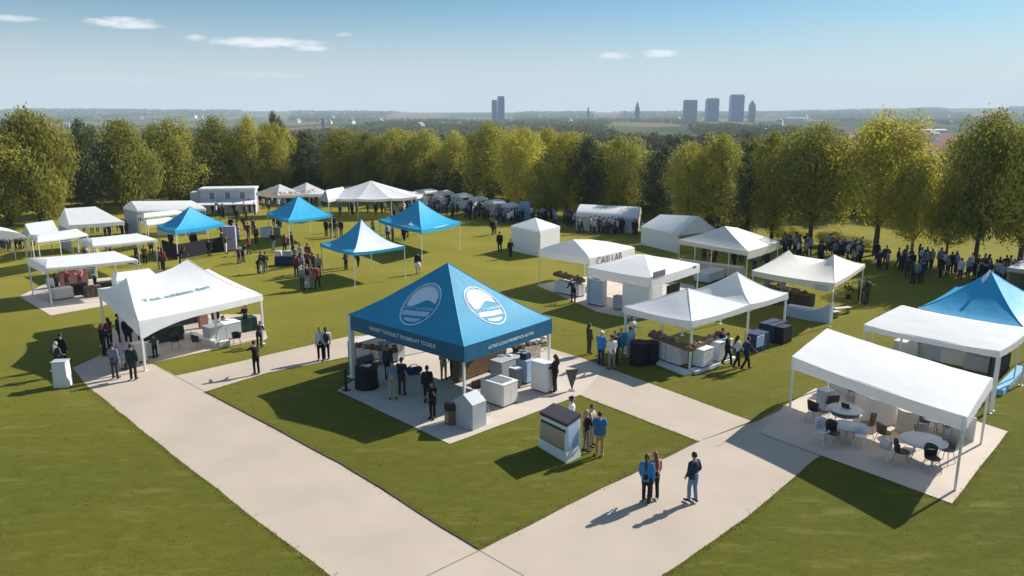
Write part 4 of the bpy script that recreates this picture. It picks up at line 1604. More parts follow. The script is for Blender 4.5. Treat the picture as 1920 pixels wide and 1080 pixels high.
# --- cream twin peak tent
b0 = at(1515, 597)
cu_ = thing('curved_counter', 'pale blue curved counter with raised end under the cream twin peaks', 'counter', b0 + Vector((0, 0, .01)), -42)
bm = B()
n = 14
prev = None
for i in range(n + 1):
    x = -1.4 + 2.8 * i / n
    hh = .62 + (.65 * max(0, (i / n - .6) / .4) ** 1.5)
    yy = -.25 * math.sin(math.pi * i / n)
    ring = [bm.verts.new((x, yy - .3, 0)), bm.verts.new((x, yy - .32, hh)), bm.verts.new((x, yy + .25, hh)), bm.verts.new((x, yy + .3, 0))]
    if prev:
        for j in range(3):
            bm.faces.new((prev[j], prev[j + 1], ring[j + 1], ring[j]))
    else:
        bm.faces.new(list(reversed(ring)))
    prev = ring
bm.faces.new(prev)
bmesh.ops.recalc_face_normals(bm, faces=bm.faces)
obj('body', bm, mat('pale blue laminate', (.36, .48, .60), .5, .05, 2), cu_)
bm = B()
box(bm, (-.3, 0, .625), (2.0, .5, .05), 0, .01)
obj('countertop', bm, M_WHITE, cu_)
draped((1462, 560), (2.4, .8, .8), -42, 'dark table with goods in the shade of the cream twin peaks', M_BLACKCLOTH)
draped((1500, 572), (1.6, .8, .8), -42, 'brown covered table in the shade of the cream twin peaks', mat('brown cloth', (.09, .07, .05), .8, .2, 4))
for i in range(5):
    crate_on((1452 + i * 14, 542 + i * 3), .85, -42, 'tray of dark goods in the shade of the cream twin peaks', 'trays under the cream twin peaks', [M_GOODS, M_PLANT, M_GOODS2][i % 3], (.4, .4, .25), 100 + i)
for i, (x, y, l_) in enumerate(((1556, 596, 'low white bench beside the pale blue curved counter'), (1578, 588, 'second low bench nearer the poles of the cream twin peaks'))):
    t_ = thing('low_bench', l_, 'bench', at(x, y) + Vector((0, 0, .01)), 20)
    bm = B()
    box(bm, (0, 0, .34), (1.3, .34, .06), 0, .01)
    obj('seat', bm, M_OFFW, t_)
    for sx_ in (-.5, .5):
        bm = B()
        box(bm, (sx_, 0, 0), (.06, .3, .34))
        obj('leg', bm, M_STEEL, t_)
plant((1590, 560), 1.2, 'bushy potted plant at the open end of the cream twin peaks')
# --- white flat topped tent (frame edge)
for i, (x, y) in enumerate(((1700, 665), (1745, 672), (1790, 682), (1835, 694))):
    t_ = draped((x, y), (1.2, .7, .72), 135, ('first', 'second', 'third', 'fourth')[i] + ' pale table counted from the pole in the shade of the white flat topped tent', [M_OFFW, M_LGREY][i % 2])
bm = B()
cb = thing('blue_kerb_board', 'sky blue board lying along the open side of the white flat topped tent', 'board', at(1893, 718), math.degrees(math.atan2((at(1915, 695) - at(1872, 740)).y, (at(1915, 695) - at(1872, 740)).x)))
box(bm, (0, 0, 0), (4.6, .4, .3), 0, .03)
obj('panel', bm, CL['sky'], cb)
bm = B()
box(bm, (0, .5, 0), (4.2, .08, 1.9))
obj('screen', bm, M_BLACKCLOTH, cb)
# --- far left shelters
counter((118, 560), (1.2, .8, .75), 45, 'pink white box counter on the paved pad of the largest flat shelter', M_OFFW, M_OFFW)
for i, (x, y) in enumerate(((150, 552), (175, 556), (200, 548), (225, 545))):
    draped((x, y), (1.0, .7, .75), 40, ('first', 'second', 'third', 'fourth')[i] + ' dark table beside the pink white box counter', [M_BLACKCLOTH, mat('brown cloth', (.09, .07, .05))][i % 2])
counter((140, 535), (1.8, .5, 1.2), 40, 'reddish brown display shelf inside the largest flat shelter', M_PINKISH, M_BROWN, 'display_shelf', 'shelf')
# --- mid lawn displays
draped((540, 497), (2.0, .7, .75), 5, 'navy clothed table carrying white boxes on the middle lawn', M_NAVYCLOTH)
for i, (x, y, w_) in enumerate(((507, 484, .5), (526, 484, .75))):
    t_ = thing('white_box', ('smaller', 'larger')[i] + ' white box standing on the navy table on the lawn', 'box', at(x, y + 12, 0) + Vector((.0, -.02, .775)), 5)
    t_.location = at(540, 497) + Vector((-.75 + i * .8, 0, .775))
    bm = B()
    box(bm, (0, 0, 0), (w_, .4, .45), 0, .02)
    obj('carton', bm, M_WHITE if i == 0 else M_LGREY, t_)
    bm = B()
    box(bm, (0, 0, .452), (w_ * .3, .41, .008))
    obj('tape', bm, M_OFFW, t_)
counter((500, 446), (1.1, .6, 1.1), 5, 'white display stand with grey front below the far blue tent', M_WHITE, M_LGREY, 'display_stand', 'stand')
counter((520, 443), (.6, .6, .95), 5, 'grey speckled stand beside the white display stand', M_GOODS2, M_WHITE, 'display_stand', 'stand')
counter((984, 412), (1.3, .8, 2.2), 0, 'light blue portable cubicle at the edge of the crowd', M_BLUEBOX, M_BLUEBOX, 'cubicle', 'cubicle', z=0)
counter((433, 470), (1.1, .5, 2.3), 8, 'lilac banner stand among people on the lawn', CL['lilac'], CL['lilac'], 'banner_stand', 'banner', z=0)
counter((423, 468), (.5, .5, 1.6), 8, 'pale banner stand beside the lilac banner stand', CL['khaki'], M_OFFW, 'banner_stand', 'banner', z=0)

LEAF_M = [mat('printed paper blue', (.12, .25, .45), .6, .3, 9), mat('printed paper white', (.7, .7, .68), .6, .1, 9), mat('printed paper warm', (.5, .3, .15), .6, .3, 9)]
for i, (x, y, zt, lb) in enumerate(((942, 704, .98, 'first stack of leaflets on the long pale counter in the blue tent'), (958, 702, .98, 'middle stack of leaflets on the long pale counter in the blue tent'), (974, 698, .98, 'far stack of leaflets on the long pale counter in the blue tent'),
                                   (410, 634, .95, 'leaflets at the near end of the grey and white counter'), (430, 630, .95, 'leaflets at the far end of the grey and white counter'), (1118, 572, 1.75, 'papers lying on top of the tall pale booth'),
                                   (1352, 678, 1.19, 'leaflets on the wider white counter near the walking people'), (688, 727, 1.05, 'leaflets fanned on the black clothed round table'))):
    t_ = thing('leaflet_stack', lb, 'leaflets', at(x, y) + Vector((0, 0, zt + .03)), 40 + i * 17)
    bm = B()
    box(bm, (-.12, 0, 0), (.21, .3, .03 + .02 * (i % 3)))
    obj('pile', bm, LEAF_M[i % 3], t_)
    bm = B()
    box(bm, (.14, .02, 0), (.21, .3, .02), 12)
    obj('cover_sheet', bm, LEAF_M[(i + 1) % 3], t_)
for i, (x, y, zt, lb) in enumerate(((966, 700, 1.01, 'open laptop on the long pale counter in the blue tent'), (421, 632, .98, 'open laptop on the grey and white counter'), (1582, 800, .79, 'open laptop on the grey topped round table'))):
    t_ = thing('laptop', lb, 'laptop', at(x, y) + Vector((.1, .1, zt)), 30 + i * 50)
    bm = B()
    box(bm, (0, 0, 0), (.34, .24, .018), 0, .004)
    obj('keyboard_base', bm, M_GREY, t_)
    bm = B()
    vv = [bm.verts.new(v) for v in ((-.17, .12, .018), (.17, .12, .018), (.17, .19, .24), (-.17, .19, .24))]
    v2 = [bm.verts.new(v.co + Vector((0, .012, .003))) for v in vv]
    bm.faces.new(vv)
    bm.faces.new(list(reversed(v2)))
    for k in range(4):
        bm.faces.new((vv[k], v2[k], v2[(k + 1) % 4], vv[(k + 1) % 4]))
    obj('screen', bm, M_DARK, t_)


# ------------------------------------------------------------------ people
def skeleton(pose):
    """joint positions of a 1.75 m figure facing -Y"""
    J = {}
    lean = R(pose.get('lean', 0))
    st = pose.get('stride', 0.0)
    sp = pose.get('spread', .0)
    sway = pose.get('sway', 0.0)
    sit = pose.get('sit', False)
    hipz = .93 - .04 * min(1, abs(st) / .3)
    if sit:
        hipz = .50
    for k, sg in (('L', 1), ('R', -1)):
        J['hip' + k] = Vector((sg * .085, 0, hipz))
        if sit:
            J['knee' + k] = Vector((sg * .11, -.42, .50))
            J['ank' + k] = Vector((sg * .11, -.42, .09))
        else:
            fy = -st * sg
            J['ank' + k] = Vector((sg * (.09 + sp), fy, .09 + (.05 if fy > .12 else 0)))
            J['knee' + k] = (J['hip' + k] + J['ank' + k]) / 2 + Vector((sg * .01, -.03 - .06 * abs(st) / .3, .02))
        J['toe' + k] = J['ank' + k] + Vector((sg * .03, -.17, -.055))
        J['heel' + k] = J['ank' + k] + Vector((0, .05, -.05))
    pel = Vector((sway, 0, hipz + .05))

    def up(v):
        d = Vector(v) - Vector((0, 0, .98))
        m = Matrix.Rotation(lean, 3, 'X')
        return pel + m @ d
    J['pel'] = pel
    J['waist'] = up((0, 0, 1.12))
    J['chest'] = up((0, 0, 1.32))
    J['neck'] = up((0, 0, 1.48))
    hl = R(pose.get('head', 0))
    J['head'] = J['neck'] + Matrix.Rotation(lean + hl, 3, 'X') @ Vector((0, -.02, .155))
    J['hrot'] = Matrix.Rotation(R(pose.get('turn', 0)), 3, 'Z') @ Matrix.Rotation(lean + hl, 3, 'X')
    for k, sg in (('L', 1), ('R', -1)):
        pitch, abd, elb = pose.get('arm' + k, (4, 8, 12))
        sh = up((sg * .185, 0, 1.415))
        J['sh' + k] = sh
        m = Matrix.Rotation(lean * .3, 3, 'X') @ Matrix.Rotation(-R(sg * abd), 3, 'Y') @ Matrix.Rotation(-R(pitch), 3, 'X')
        d1 = m @ Vector((0, 0, -1))
        J['el' + k] = sh + d1 * .285
        inw = R(pose.get('inw', 12)) * sg
        m2 = Matrix.Rotation(lean * .3, 3, 'X') @ Matrix.Rotation(-R(sg * abd * .4) + inw * min(1, elb / 60), 3, 'Y') @ Matrix.Rotation(-R(pitch + elb), 3, 'X')
        d2 = m2 @ Vector((0, 0, -1))
        J['wr' + k] = J['el' + k] + d2 * .255
        J['hd' + k] = d2
    return J


def torso(bm, J, g=0.0, w=1.0, hem=0.0):
    """lofted trunk from the hips to the neck root"""
    secs = [(J['pel'] + Vector((0, 0, -.10 - hem)), .165 * w, .115), (J['pel'] + Vector((0, 0, .0)), .172 * w, .12), (J['waist'], .142 * w, .102),
            (J['chest'].lerp(J['waist'], .3), .165 * w, .115), (J['chest'], .178 * w, .12), (J['chest'].lerp(J['neck'], .55), .17 * w, .10), (J['chest'].lerp(J['neck'], .9), .10, .075)]
    n = 16
    rings = []
    for c_, rx, ry in secs:
        rings.append([bm.verts.new(c_ + Vector((math.cos(2 * math.pi * j / n) * (rx + g), math.sin(2 * math.pi * j / n) * (ry + g), 0))) for j in range(n)])
    for a, b_ in zip(rings, rings[1:]):
        for j in range(n):
            bm.faces.new((a[j], a[(j + 1) % n], b_[(j + 1) % n], b_[j]))
    bm.faces.new(list(reversed(rings[0])))
    bm.faces.new(rings[-1])


def arm(bm, J, k, g, upto=1.0):
    sh, el, wr = J['sh' + k], J['el' + k], J['wr' + k]
    ch = J['chest'].lerp(J['neck'], .5)
    pts, rr = [ch.lerp(sh, .55), sh, sh.lerp(el, .5), el], [.07, .062, .052, .044]
    if upto > .5:
        pts += [el.lerp(wr, .4), wr]
        rr += [.043, .031]
    else:
        pts[-1] = sh.lerp(el, .75)
    tube(bm, pts, [r + g for r in rr], 10)


def leg(bm, J, k, g, short=False, flare=0.0):
    hip, kn, an = J['hip' + k], J['knee' + k], J['ank' + k]
    if short:
        pts, rr = [hip + Vector((0, 0, .06)), hip.lerp(kn, .3), kn + (hip - kn) * .1], [.10, .088, .078]
    else:
        pts, rr = [hip + Vector((0, 0, .06)), hip.lerp(kn, .35), kn, kn.lerp(an, .35), an], [.095, .085, .058, .057, .038 + flare]
    tube(bm, pts, [r + g for r in rr], 12)


def make_head(bm, J, h=1.0):
    """head with brow, nose, chin and ears, set on the neck"""
    m = J['hrot']
    c_ = J['head']
    g = bmesh.ops.create_uvsphere(bm, u_segments=20, v_segments=14, radius=1)
    for v in g['verts']:
        x, y, z = v.co
        f = Vector((x * .075, y * .095, z * .115))
        if z < 0:
            f.x *= 1 - .25 * z * z
            if y < 0:
                f.y *= 1 - .10 * abs(z)
        if y < -.55 and abs(x) < .35:
            if -.35 < z < .12:
                f.y -= .022 * max(0, 1 - abs(x) / .3) * (1 if z < -.05 else .5)       # nose
            if .05 < z < .3 and abs(x) > .15:
                f.y += .008                                                            # eye sockets
            if -.75 < z < -.55:
                f.y -= .008
        v.co = c_ + m @ f
    for sg in (-1, 1):
        g = bmesh.ops.create_icosphere(bm, subdivisions=1, radius=1)
        for v in g['verts']:
            v.co = c_ + m @ Vector((sg * .077 + v.co.x * .012, .012 + v.co.y * .02, -.005 + v.co.z * .032))


def make_hand(bm, J, k):
    wr, d = J['wr' + k], J['hd' + k].normalized()
    sg = 1 if k == 'L' else -1
    side = Vector((0, -1, 0)) - d * d.dot(Vector((0, -1, 0)))
    if side.length < .2:
        side = Vector((-sg, 0, 0)) - d * d.dot(Vector((-sg, 0, 0)))
    side.normalize()
    pal = d.cross(side).normalized() * sg
    tube(bm, [wr - d * .02, wr + d * .03, wr + d * .085], [.027, .032, .034], 8, ell=(.6, 1))
    for i, (o, L_) in enumerate(((.027, .07), (.009, .08), (-.009, .075), (-.026, .058))):
        b0 = wr + d * .08 + side * o
        b1 = b0 + d * L_ * .5 - pal * .006
        b2 = b0 + d * L_ * .92 - pal * .03
        tube(bm, [b0, b1, b2], [.0095, .0088, .0072], 6)
    t0 = wr + d * .03 + side * .028
    tube(bm, [t0, t0 + side * .022 + d * .03, t0 + side * .026 + d * .06 - pal * .012], [.011, .010, .008], 6)


POSES = dict(
    stand=dict(armL=(3, 7, 12), armR=(2, 8, 10), spread=.01),
    relaxed=dict(armL=(8, 9, 24), armR=(-4, 10, 8), stride=.05, sway=.02),
    back=dict(armL=(10, 8, 30), armR=(6, 8, 22), spread=.015, stride=.04),
    front=dict(armL=(22, 6, 75), armR=(26, 6, 80), inw=40, spread=.02),
    walk=dict(armL=(-22, 7, 12), armR=(24, 7, 28), stride=.20),
    stridey=dict(armL=(-28, 8, 14), armR=(30, 7, 30), stride=.30, lean=6),
    hips=dict(armL=(-14, 34, 70), armR=(-14, 34, 70), inw=55, spread=.03),
    pocket=dict(armL=(-8, 22, 40), armR=(-6, 20, 38), inw=40, stride=.07, sway=.015),
    bend=dict(armL=(40, 6, 25), armR=(45, 6, 30), lean=38, head=-10, spread=.03),
    reach=dict(armL=(62, 18, 20), armR=(20, 8, 40), lean=10, spread=.02),
    phone=dict(armL=(35, 10, 105), armR=(10, 8, 60), head=14, inw=30),
    lift=dict(armL=(110, 30, 40), armR=(15, 10, 30), lean=4),
    sit=dict(sit=True, armL=(30, 8, 45), armR=(28, 8, 50)),
)


def person(px, facing, label, top='black', bot='black', hair='dark', style='short', pose='stand', h=1.72, sleeve=1.0, long_top=0.0, short=False, skirt=False,
           skin=None, bag=None, hat=None, group=None, shoe=None, wk=1.0, z=.0, loose=.0):
    loc = at(*px) + Vector((0, 0, z + .024)) if not isinstance(px, Vector) else px
    root = thing('person', label, 'person', loc, facing, group)
    J = skeleton(POSES[pose])
    sk = skin or M_SKIN
    # body: one continuous skin
    bm = B()
    torso(bm, J, -.012, wk)
    for k in 'LR':
        arm(bm, J, k, -.004)
        leg(bm, J, k, -.006)
        tube(bm, [J['heel' + k] + Vector((0, 0, .03)), J['ank' + k], J['toe' + k] + Vector((0, .03, .02))], [.03, .034, .025], 8)
    tube(bm, [J['chest'].lerp(J['neck'], .6), J['neck'], J['head'] - Vector((0, 0, .04))], [.075, .054, .05], 10)
    me = remeshed(bm, .028, 1)
    bm = B()
    bm.from_mesh(me)
    bpy.data.meshes.remove(me)
    make_head(bm, J)
    for k in 'LR':
        make_hand(bm, J, k)
    obj('body', bm, sk, root, True)
    # clothes
    bm = B()
    torso(bm, J, .014 + loose, wk, .02 + long_top)
    for k in 'LR':
        arm(bm, J, k, .013 + loose * .6, sleeve)
    me = remeshed(bm, .026, 2)
    me.materials.append(CL[top])
    tp_name = 'jacket' if sleeve > .5 else 'shirt'
    mobj(tp_name, me, root)
    if skirt:
        bm = B()
        lathe(bm, J['pel'] + Vector((0, 0, -.55)), [(.25, 0), (.21, .3), (.165, .55)], 18, 1, .8)
        obj('skirt', bm, CL[bot], root, True)
    else:
        bm = B()
        for k in 'LR':
            leg(bm, J, k, .010, short, .012)
        tube(bm, [J['pel'] + Vector((0, 0, -.09)), J['pel'] + Vector((0, 0, .1))], [.15, .15], 14, ell=(.76, 1.04))
        me = remeshed(bm, .026, 2)
        me.materials.append(CL[bot])
        mobj('shorts' if short else 'trousers', me, root)
    for k in 'LR':
        bm = B()
        he, to = J['heel' + k], J['toe' + k]
        d = (to - he)
        tube(bm, [he + Vector((0, .01, .02)), he + d * .35 + Vector((0, 0, .035)), he + d * .75 + Vector((0, 0, .012)), to + d.normalized() * .03 + Vector((0, 0, .01))], [.036, .046, .043, .026], 10)
        obj('shoe', bm, shoe or M_SHOE, root, True)
    # hair
    m = J['hrot']
    bm = B()
    g = bmesh.ops.create_uvsphere(bm, u_segments=18, v_segments=12, radius=1)
    kill = []
    for v in g['verts']:
        x, y, z_ = v.co
        rr = Vector((x * .087, y * .106 + .010, z_ * .122 + .012))
        rr *= 1 + .06 * noise.noise(v.co * 3 + Vector((px[0] if not isinstance(px, Vector) else 3, 0, 0)))
        if y < -.25 and z_ < .42:
            kill.append(v)
        v.co = J['head'] + m @ rr
        if style == 'short' and z_ < -.45:
            kill.append(v)
    bmesh.ops.delete(bm, geom=list(set(kill)), context='VERTS')
    if style in ('long', 'mid'):
        L_ = .42 if style == 'long' else .26
        n0 = J['head'] + m @ Vector((0, .055, .02))
        n1 = J['head'] + m @ Vector((0, .085, -.12))
        n2 = J['neck'] + Vector((0, .10, -L_ * .45))
        n3 = J['neck'] + Vector((0, .115, -L_ * .75))
        tube(bm, [n0, n1, n2, n3], [.075, .082, .085, .045], 12, ell=(.62, 1.25))
    if style == 'bun':
        ball(bm, J['head'] + m @ Vector((0, .11, .05)), .045)
    if style == 'tail':
        tube(bm, [J['head'] + m @ Vector((0, .10, .05)), J['head'] + m @ Vector((0, .15, -.05)), J['head'] + m @ Vector((0, .13, -.2))], [.03, .035, .015], 8)
    obj('hair', bm, HAIR[hair], root, True)
    if hat:
        bm = B()
        for v in (0,):
            lathe(bm, J['head'] + Vector((0, 0, .05)), [(.10, 0), (.102, .05), (.07, .095), (.01, .105)], 16, .95, 1.1)
            lathe(bm, J['head'] + Vector((0, -.05, .045)), [(.125, 0), (.13, .008), (.10, .018)], 16, .9, 1.25)
        obj('hat', bm, CL.get(hat, M_WHITE), root, True)
    if bag == 'backpack':
        bm = B()
        b0 = J['chest'] + Vector((0, .17, -.08))
        lathe(bm, b0 + Vector((0, 0, -.2)), [(.12, 0), (.15, .05), (.15, .32), (.09, .42), (.02, .44)], 14, 1, .55)
        obj('backpack', bm, M_DARK, root, True)
    elif bag == 'shoulder':
        bm = B()
        b0 = J['wrL'] + Vector((.07, .03, -.05))
        box(bm, (b0.x, b0.y, b0.z - .28), (.12, .30, .30), 0, .04)
        tube(bm, [b0 + Vector((0, -.1, -.02)), b0 + Vector((0, -.04, .16)), b0 + Vector((0, .06, .16)), b0 + Vector((0, .1, -.02))], .012, 6)
        obj('shoulder_bag', bm, M_DARK, root)
    k = h / 1.75
    root.scale = (k, k, k)
    return root


WORD0 = dict(bluegrey='blue grey', olive='olive green', dgreen='dark green')
# figures one can tell apart.   facing 0 = towards the viewer, 180 = away
P_ = person
P_((1211, 944), 160, 'woman in blue jacket with long dark hair, back turned, on the near path', 'blue', 'black', 'brown', 'long', 'relaxed', 1.72, shoe=M_SHOE, long_top=.05, wk=.92)
P_((1226, 938), 200, 'woman in pink top and black trousers with long red blond hair beside the blue jacket', 'pink', 'black', 'red', 'long', 'back', 1.70, shoe=M_SHOEW, wk=.88)
P_((1298, 943), 215, 'person in navy top and light blue jeans standing alone on the near path', 'navy', 'jeans', 'dark', 'short', 'pocket', 1.78)
P_((1124, 855), 172, 'person in blue T-shirt and tan trousers, back turned, beside the white kiosk', 'royal', 'tan', 'dark', 'short', 'relaxed', 1.74, sleeve=.4, loose=.03, shoe=M_SHOEW)
P_((1098, 848), 120, 'blond person in black top and beige trousers between kiosk and blue T-shirt', 'black', 'khaki', 'blond', 'mid', 'front', 1.68)
P_((1108, 838), 60, 'person in pale brown top half hidden behind the blue T-shirt', 'beige', 'khaki', 'brown', 'short', 'front', 1.7, sleeve=.4)
P_((1071, 826), 90, 'dark haired person in white top whose head shows over the kiosk roof', 'white', 'grey', 'dark', 'bun', 'stand', 1.82)
P_((812, 786), 330, 'person in black with pale arm walking out under the front corner of the blue tent', 'black', 'black', 'dark', 'mid', 'phone', 1.66, sleeve=.4)
P_((802, 757), 190, 'person with long black hair and black clothes behind the walking one under the blue tent', 'black', 'black', 'black', 'long', 'stand', 1.74)
P_((737, 750), 190, 'person in grey blue shirt and beige trousers under the blue tent, back turned', 'bluegrey', 'beige', 'brown', 'short', 'bend', 1.82)
P_((754, 742), 170, 'person in navy top and brown trousers next to the grey blue shirt', 'navy', 'brown', 'dark', 'short', 'front', 1.78)
P_((728, 712), 30, 'person in dark clothes behind the shirts under the blue tent', 'charcoal', 'black', 'dark', 'short', 'stand', 1.72)
P_((1041, 736), 250, 'person in black with brown hair standing at the far pole of the blue tent', 'black', 'black', 'brown', 'mid', 'front', 1.80)
P_((832, 712), 20, 'seated pale clothed person at the back of the blue tent', 'beige', 'khaki', 'brown', 'short', 'front', 1.6)
P_((850, 708), 340, 'person in dark vest at the back of the blue tent near the shelving unit', 'olive', 'black', 'dark', 'short', 'stand', 1.66)
P_((482, 703), 225, 'person in black reaching forward alone on the path by the grass edge', 'black', 'black', 'black', 'short', 'reach', 1.70)
P_((487, 652), 180, 'person in dark coat at the white pole stand, seen to the waist behind grass', 'charcoal', 'black', 'black', 'mid', 'bend', 1.5)
P_((602, 676), 15, 'person in white shirt and dark trousers of the pair on the far path', 'white', 'black', 'brown', 'short', 'back', 1.76)
P_((613, 675), 200, 'person in pale shirt with dark bag of the pair on the far path', 'white', 'navy', 'dark', 'tail', 'stand', 1.74, bag='backpack')
P_((217, 711), 175, 'person in grey navy coat, back turned, before the teal lettered tent', 'bluegrey', 'charcoal', 'black', 'short', 'stand', 1.78)
P_((251, 713), 185, 'person in dark green coat with shoulder bag before the teal lettered tent', 'dgreen', 'dgreen', 'black', 'short', 'stand', 1.78, bag='shoulder', loose=.02)
P_((236, 694), 200, 'person in pale pink patterned coat between the two dark coats', 'lilac', 'grey', 'blond', 'long', 'back', 1.70, long_top=.2)
P_((196, 668), 100, 'person in black coat with red hair at the open end of the teal lettered tent', 'black', 'black', 'red', 'mid', 'front', 1.74)
P_((208, 655), 250, 'person in maroon coat in the group at the open end of the teal lettered tent', 'maroon', 'black', 'dark', 'mid', 'front', 1.76)
P_((226, 650), 120, 'tall person in dark green standing inside the end of the teal lettered tent', 'dgreen', 'black', 'black', 'short', 'stand', 1.85)
P_((243, 655), 200, 'person all in black in the middle of the teal lettered tent end', 'black', 'black', 'black', 'short', 'stand', 1.86)
P_((292, 672), 230, 'small person in dark clothes at the pale plinths', 'charcoal', 'black', 'dark', 'short', 'front', 1.3)
P_((112, 706), 160, 'person in dark patterned top leaning behind the white lectern', 'charcoal', 'black', 'grey', 'mid', 'hips', 1.74)
P_((120, 690), 180, 'taller person in dark clothes just behind the lectern speaker', 'black', 'black', 'black', 'short', 'stand', 1.80)
P_((462, 622), 330, 'person with brown hair in black at the dark green clothed table', 'black', 'black', 'brown', 'mid', 'front', 1.66)
P_((362, 592), 20, 'person in maroon top at the back of the teal lettered tent', 'maroon', 'brown', 'dark', 'short', 'front', 1.66)
P_((348, 598), 60, 'person in brown at the back table of the teal lettered tent', 'brown', 'black', 'dark', 'mid', 'front', 1.6)
P_((1126, 686), 150, 'person in bright blue shirt with pale cap outside the twin peak tent', 'blue', 'navy', 'grey', 'short', 'back', 1.80, sleeve=.4, hat='white', loose=.03)
P_((1147, 694), 200, 'person in white shirt and grey green trousers with brown hat beside the bright blue shirt', 'white', 'khaki', 'brown', 'short', 'back', 1.78, hat='brown')
P_((1163, 676), 170, 'person in teal shirt in the queue outside the twin peak tent', 'teal', 'khaki', 'blond', 'mid', 'stand', 1.72, sleeve=.4, loose=.04, long_top=.1)
P_((1180, 674), 190, 'person in light blue shirt next to the tall black clothed table', 'sky', 'white', 'brown', 'short', 'stand', 1.74, sleeve=.4, loose=.04, long_top=.15)
P_((1104, 664), 120, 'person in olive clothes at the end of the queue', 'olive', 'olive', 'brown', 'mid', 'stand', 1.66)
P_((1152, 684), 20, 'person in dark trousers behind the white shirt in the queue', 'navy', 'black', 'dark', 'short', 'stand', 1.76)
P_((1184, 652), 30, 'person in white top with dark hair by the pole of the twin peak tent', 'white', 'tan', 'dark', 'bun', 'front', 1.74)
P_((1362, 686), 60, 'person in black with white sleeves walking out of the twin peak tent', 'black', 'black', 'dark', 'short', 'walk', 1.76)
P_((1380, 691), 100, 'person in grey white top and black trousers walking in the middle of three', 'white', 'black', 'brown', 'mid', 'walk', 1.74)
P_((1397, 694), 110, 'person in navy striding away on the grass from the twin peak tent', 'navy', 'black', 'black', 'short', 'stridey', 1.74)
P_((1352, 676), 40, 'person in black near the wider white counter', 'black', 'black', 'black', 'short', 'stand', 1.72)
P_((1196, 578), 60, 'person in dark clothes at the walled white tent counter', 'brown', 'charcoal', 'dark', 'mid', 'front', 1.7)
P_((1075, 568), 200, 'person in black with a grey hat beside the lettered tent counter', 'black', 'black', 'grey', 'short', 'bend', 1.72)
P_((937, 474), 190, 'person in brown black clothes standing alone on the middle lawn', 'black', 'black', 'brown', 'short', 'stand', 1.95)
P_((957, 484), 170, 'person in black next to the white cube tent', 'black', 'black', 'black', 'short', 'walk', 1.7)
P_((923, 441), 150, 'person in black with pale shoes walking at the crowd edge', 'black', 'charcoal', 'dark', 'short', 'walk', 1.72)
P_((928, 440), 190, 'person in grey just beside the walking one at the crowd edge', 'grey', 'black', 'dark', 'short', 'stand', 1.66)
P_((784, 514), 200, 'person in long white skirt and black top behind the blue tent peak', 'black', 'white', 'black', 'short', 'stand', 1.80, skirt=True)
P_((362, 472), 180, 'person in dark blue with pale bag on the left lawn', 'navy', 'navy', 'grey', 'short', 'back', 1.82)
P_((367, 470), 160, 'person in dark blue close beside the pale bag carrier', 'navy', 'dgreen', 'white', 'short', 'stand', 1.78, bag='backpack')
P_((393, 482), 180, 'person in dark green alone near the tip of the teal lettered tent', 'dgreen', 'dgreen', 'dark', 'short', 'stand', 1.6)
P_((424, 476), 100, 'person in olive with pale trousers by the lilac banner stand', 'olive', 'white', 'dark', 'short', 'reach', 1.75)
P_((434, 436), 190, 'person in black in the walkway towards the far tents', 'black', 'black', 'black', 'short', 'walk', 1.7)
P_((458, 432), 180, 'person in brown further along the walkway', 'brown', 'olive', 'dark', 'short', 'walk', 1.7)
P_((466, 448), 190, 'person in maroon in the walkway file', 'maroon', 'charcoal', 'dark', 'short', 'walk', 1.7)
P_((456, 492), 150, 'person in dark blue bending on the middle lawn', 'navy', 'navy', 'dark', 'short', 'bend', 1.74)
P_((449, 495), 240, 'person in navy beside the bending one', 'charcoal', 'navy', 'dark', 'short', 'hips', 1.55)
P_((467, 478), 200, 'person in red and black near the bending one', 'red', 'black', 'dark', 'mid', 'reach', 1.72)
P_((491, 512), 170, 'person with black hair and pale coat facing the navy table', 'beige', 'white', 'black', 'mid', 'front', 1.74, long_top=.2)
P_((484, 513), 120, 'person in black crouching by the navy table', 'black', 'black', 'brown', 'mid', 'bend', 1.6)
P_((499, 512), 210, 'person in olive coat at the navy table end', 'olive', 'khaki', 'dark', 'short', 'back', 1.7)
P_((567, 545), 160, 'person in grey top and dark trousers at the front of the dense group', 'grey', 'charcoal', 'grey', 'mid', 'stand', 1.86)
P_((576, 543), 185, 'person in pale trousers in the middle of the dense group', 'bluegrey', 'white', 'dark', 'short', 'back', 1.86, bag='backpack')
P_((586, 543), 190, 'person in pink brown top with grey trousers in the dense group', 'pink', 'grey', 'brown', 'mid', 'front', 1.86)
P_((596, 543), 215, 'person in black trousers striding at the edge of the dense group', 'maroon', 'black', 'dark', 'short', 'walk', 1.86)
for i, (x, y, tp, bt, hr) in enumerate(((556, 520, 'maroon', 'navy', 'dark'), (566, 516, 'lilac', 'black', 'brown'), (577, 512, 'brown', 'black', 'dark'), (588, 516, 'maroon', 'charcoal', 'red'),
                                    (598, 520, 'beige', 'black', 'blond'), (553, 502, 'grey', 'black', 'black'), (564, 498, 'lilac', 'brown', 'brown'), (578, 496, 'maroon', 'black', 'dark'))):
    P_((x, y), random.uniform(140, 230), ('first', 'second', 'third', 'fourth', 'fifth', 'sixth', 'seventh', 'eighth')[i] + ' person behind the front row of the dense group, in ' + tp, tp, bt, hr, ('short', 'mid')[i % 2], ('stand', 'back', 'front')[i % 3], 1.82)
P_((307, 508), 160, 'person in red top and dark jeans behind the teal lettered tent', 'red', 'navy', 'dark', 'mid', 'back', 1.9)
P_((301, 505), 210, 'person in pale grey beside the red top', 'grey', 'navy', 'black', 'short', 'stand', 1.84)
P_((338, 500), 120, 'person in black beside a low bundle on the grass', 'black', 'black', 'black', 'mid', 'bend', 1.72)
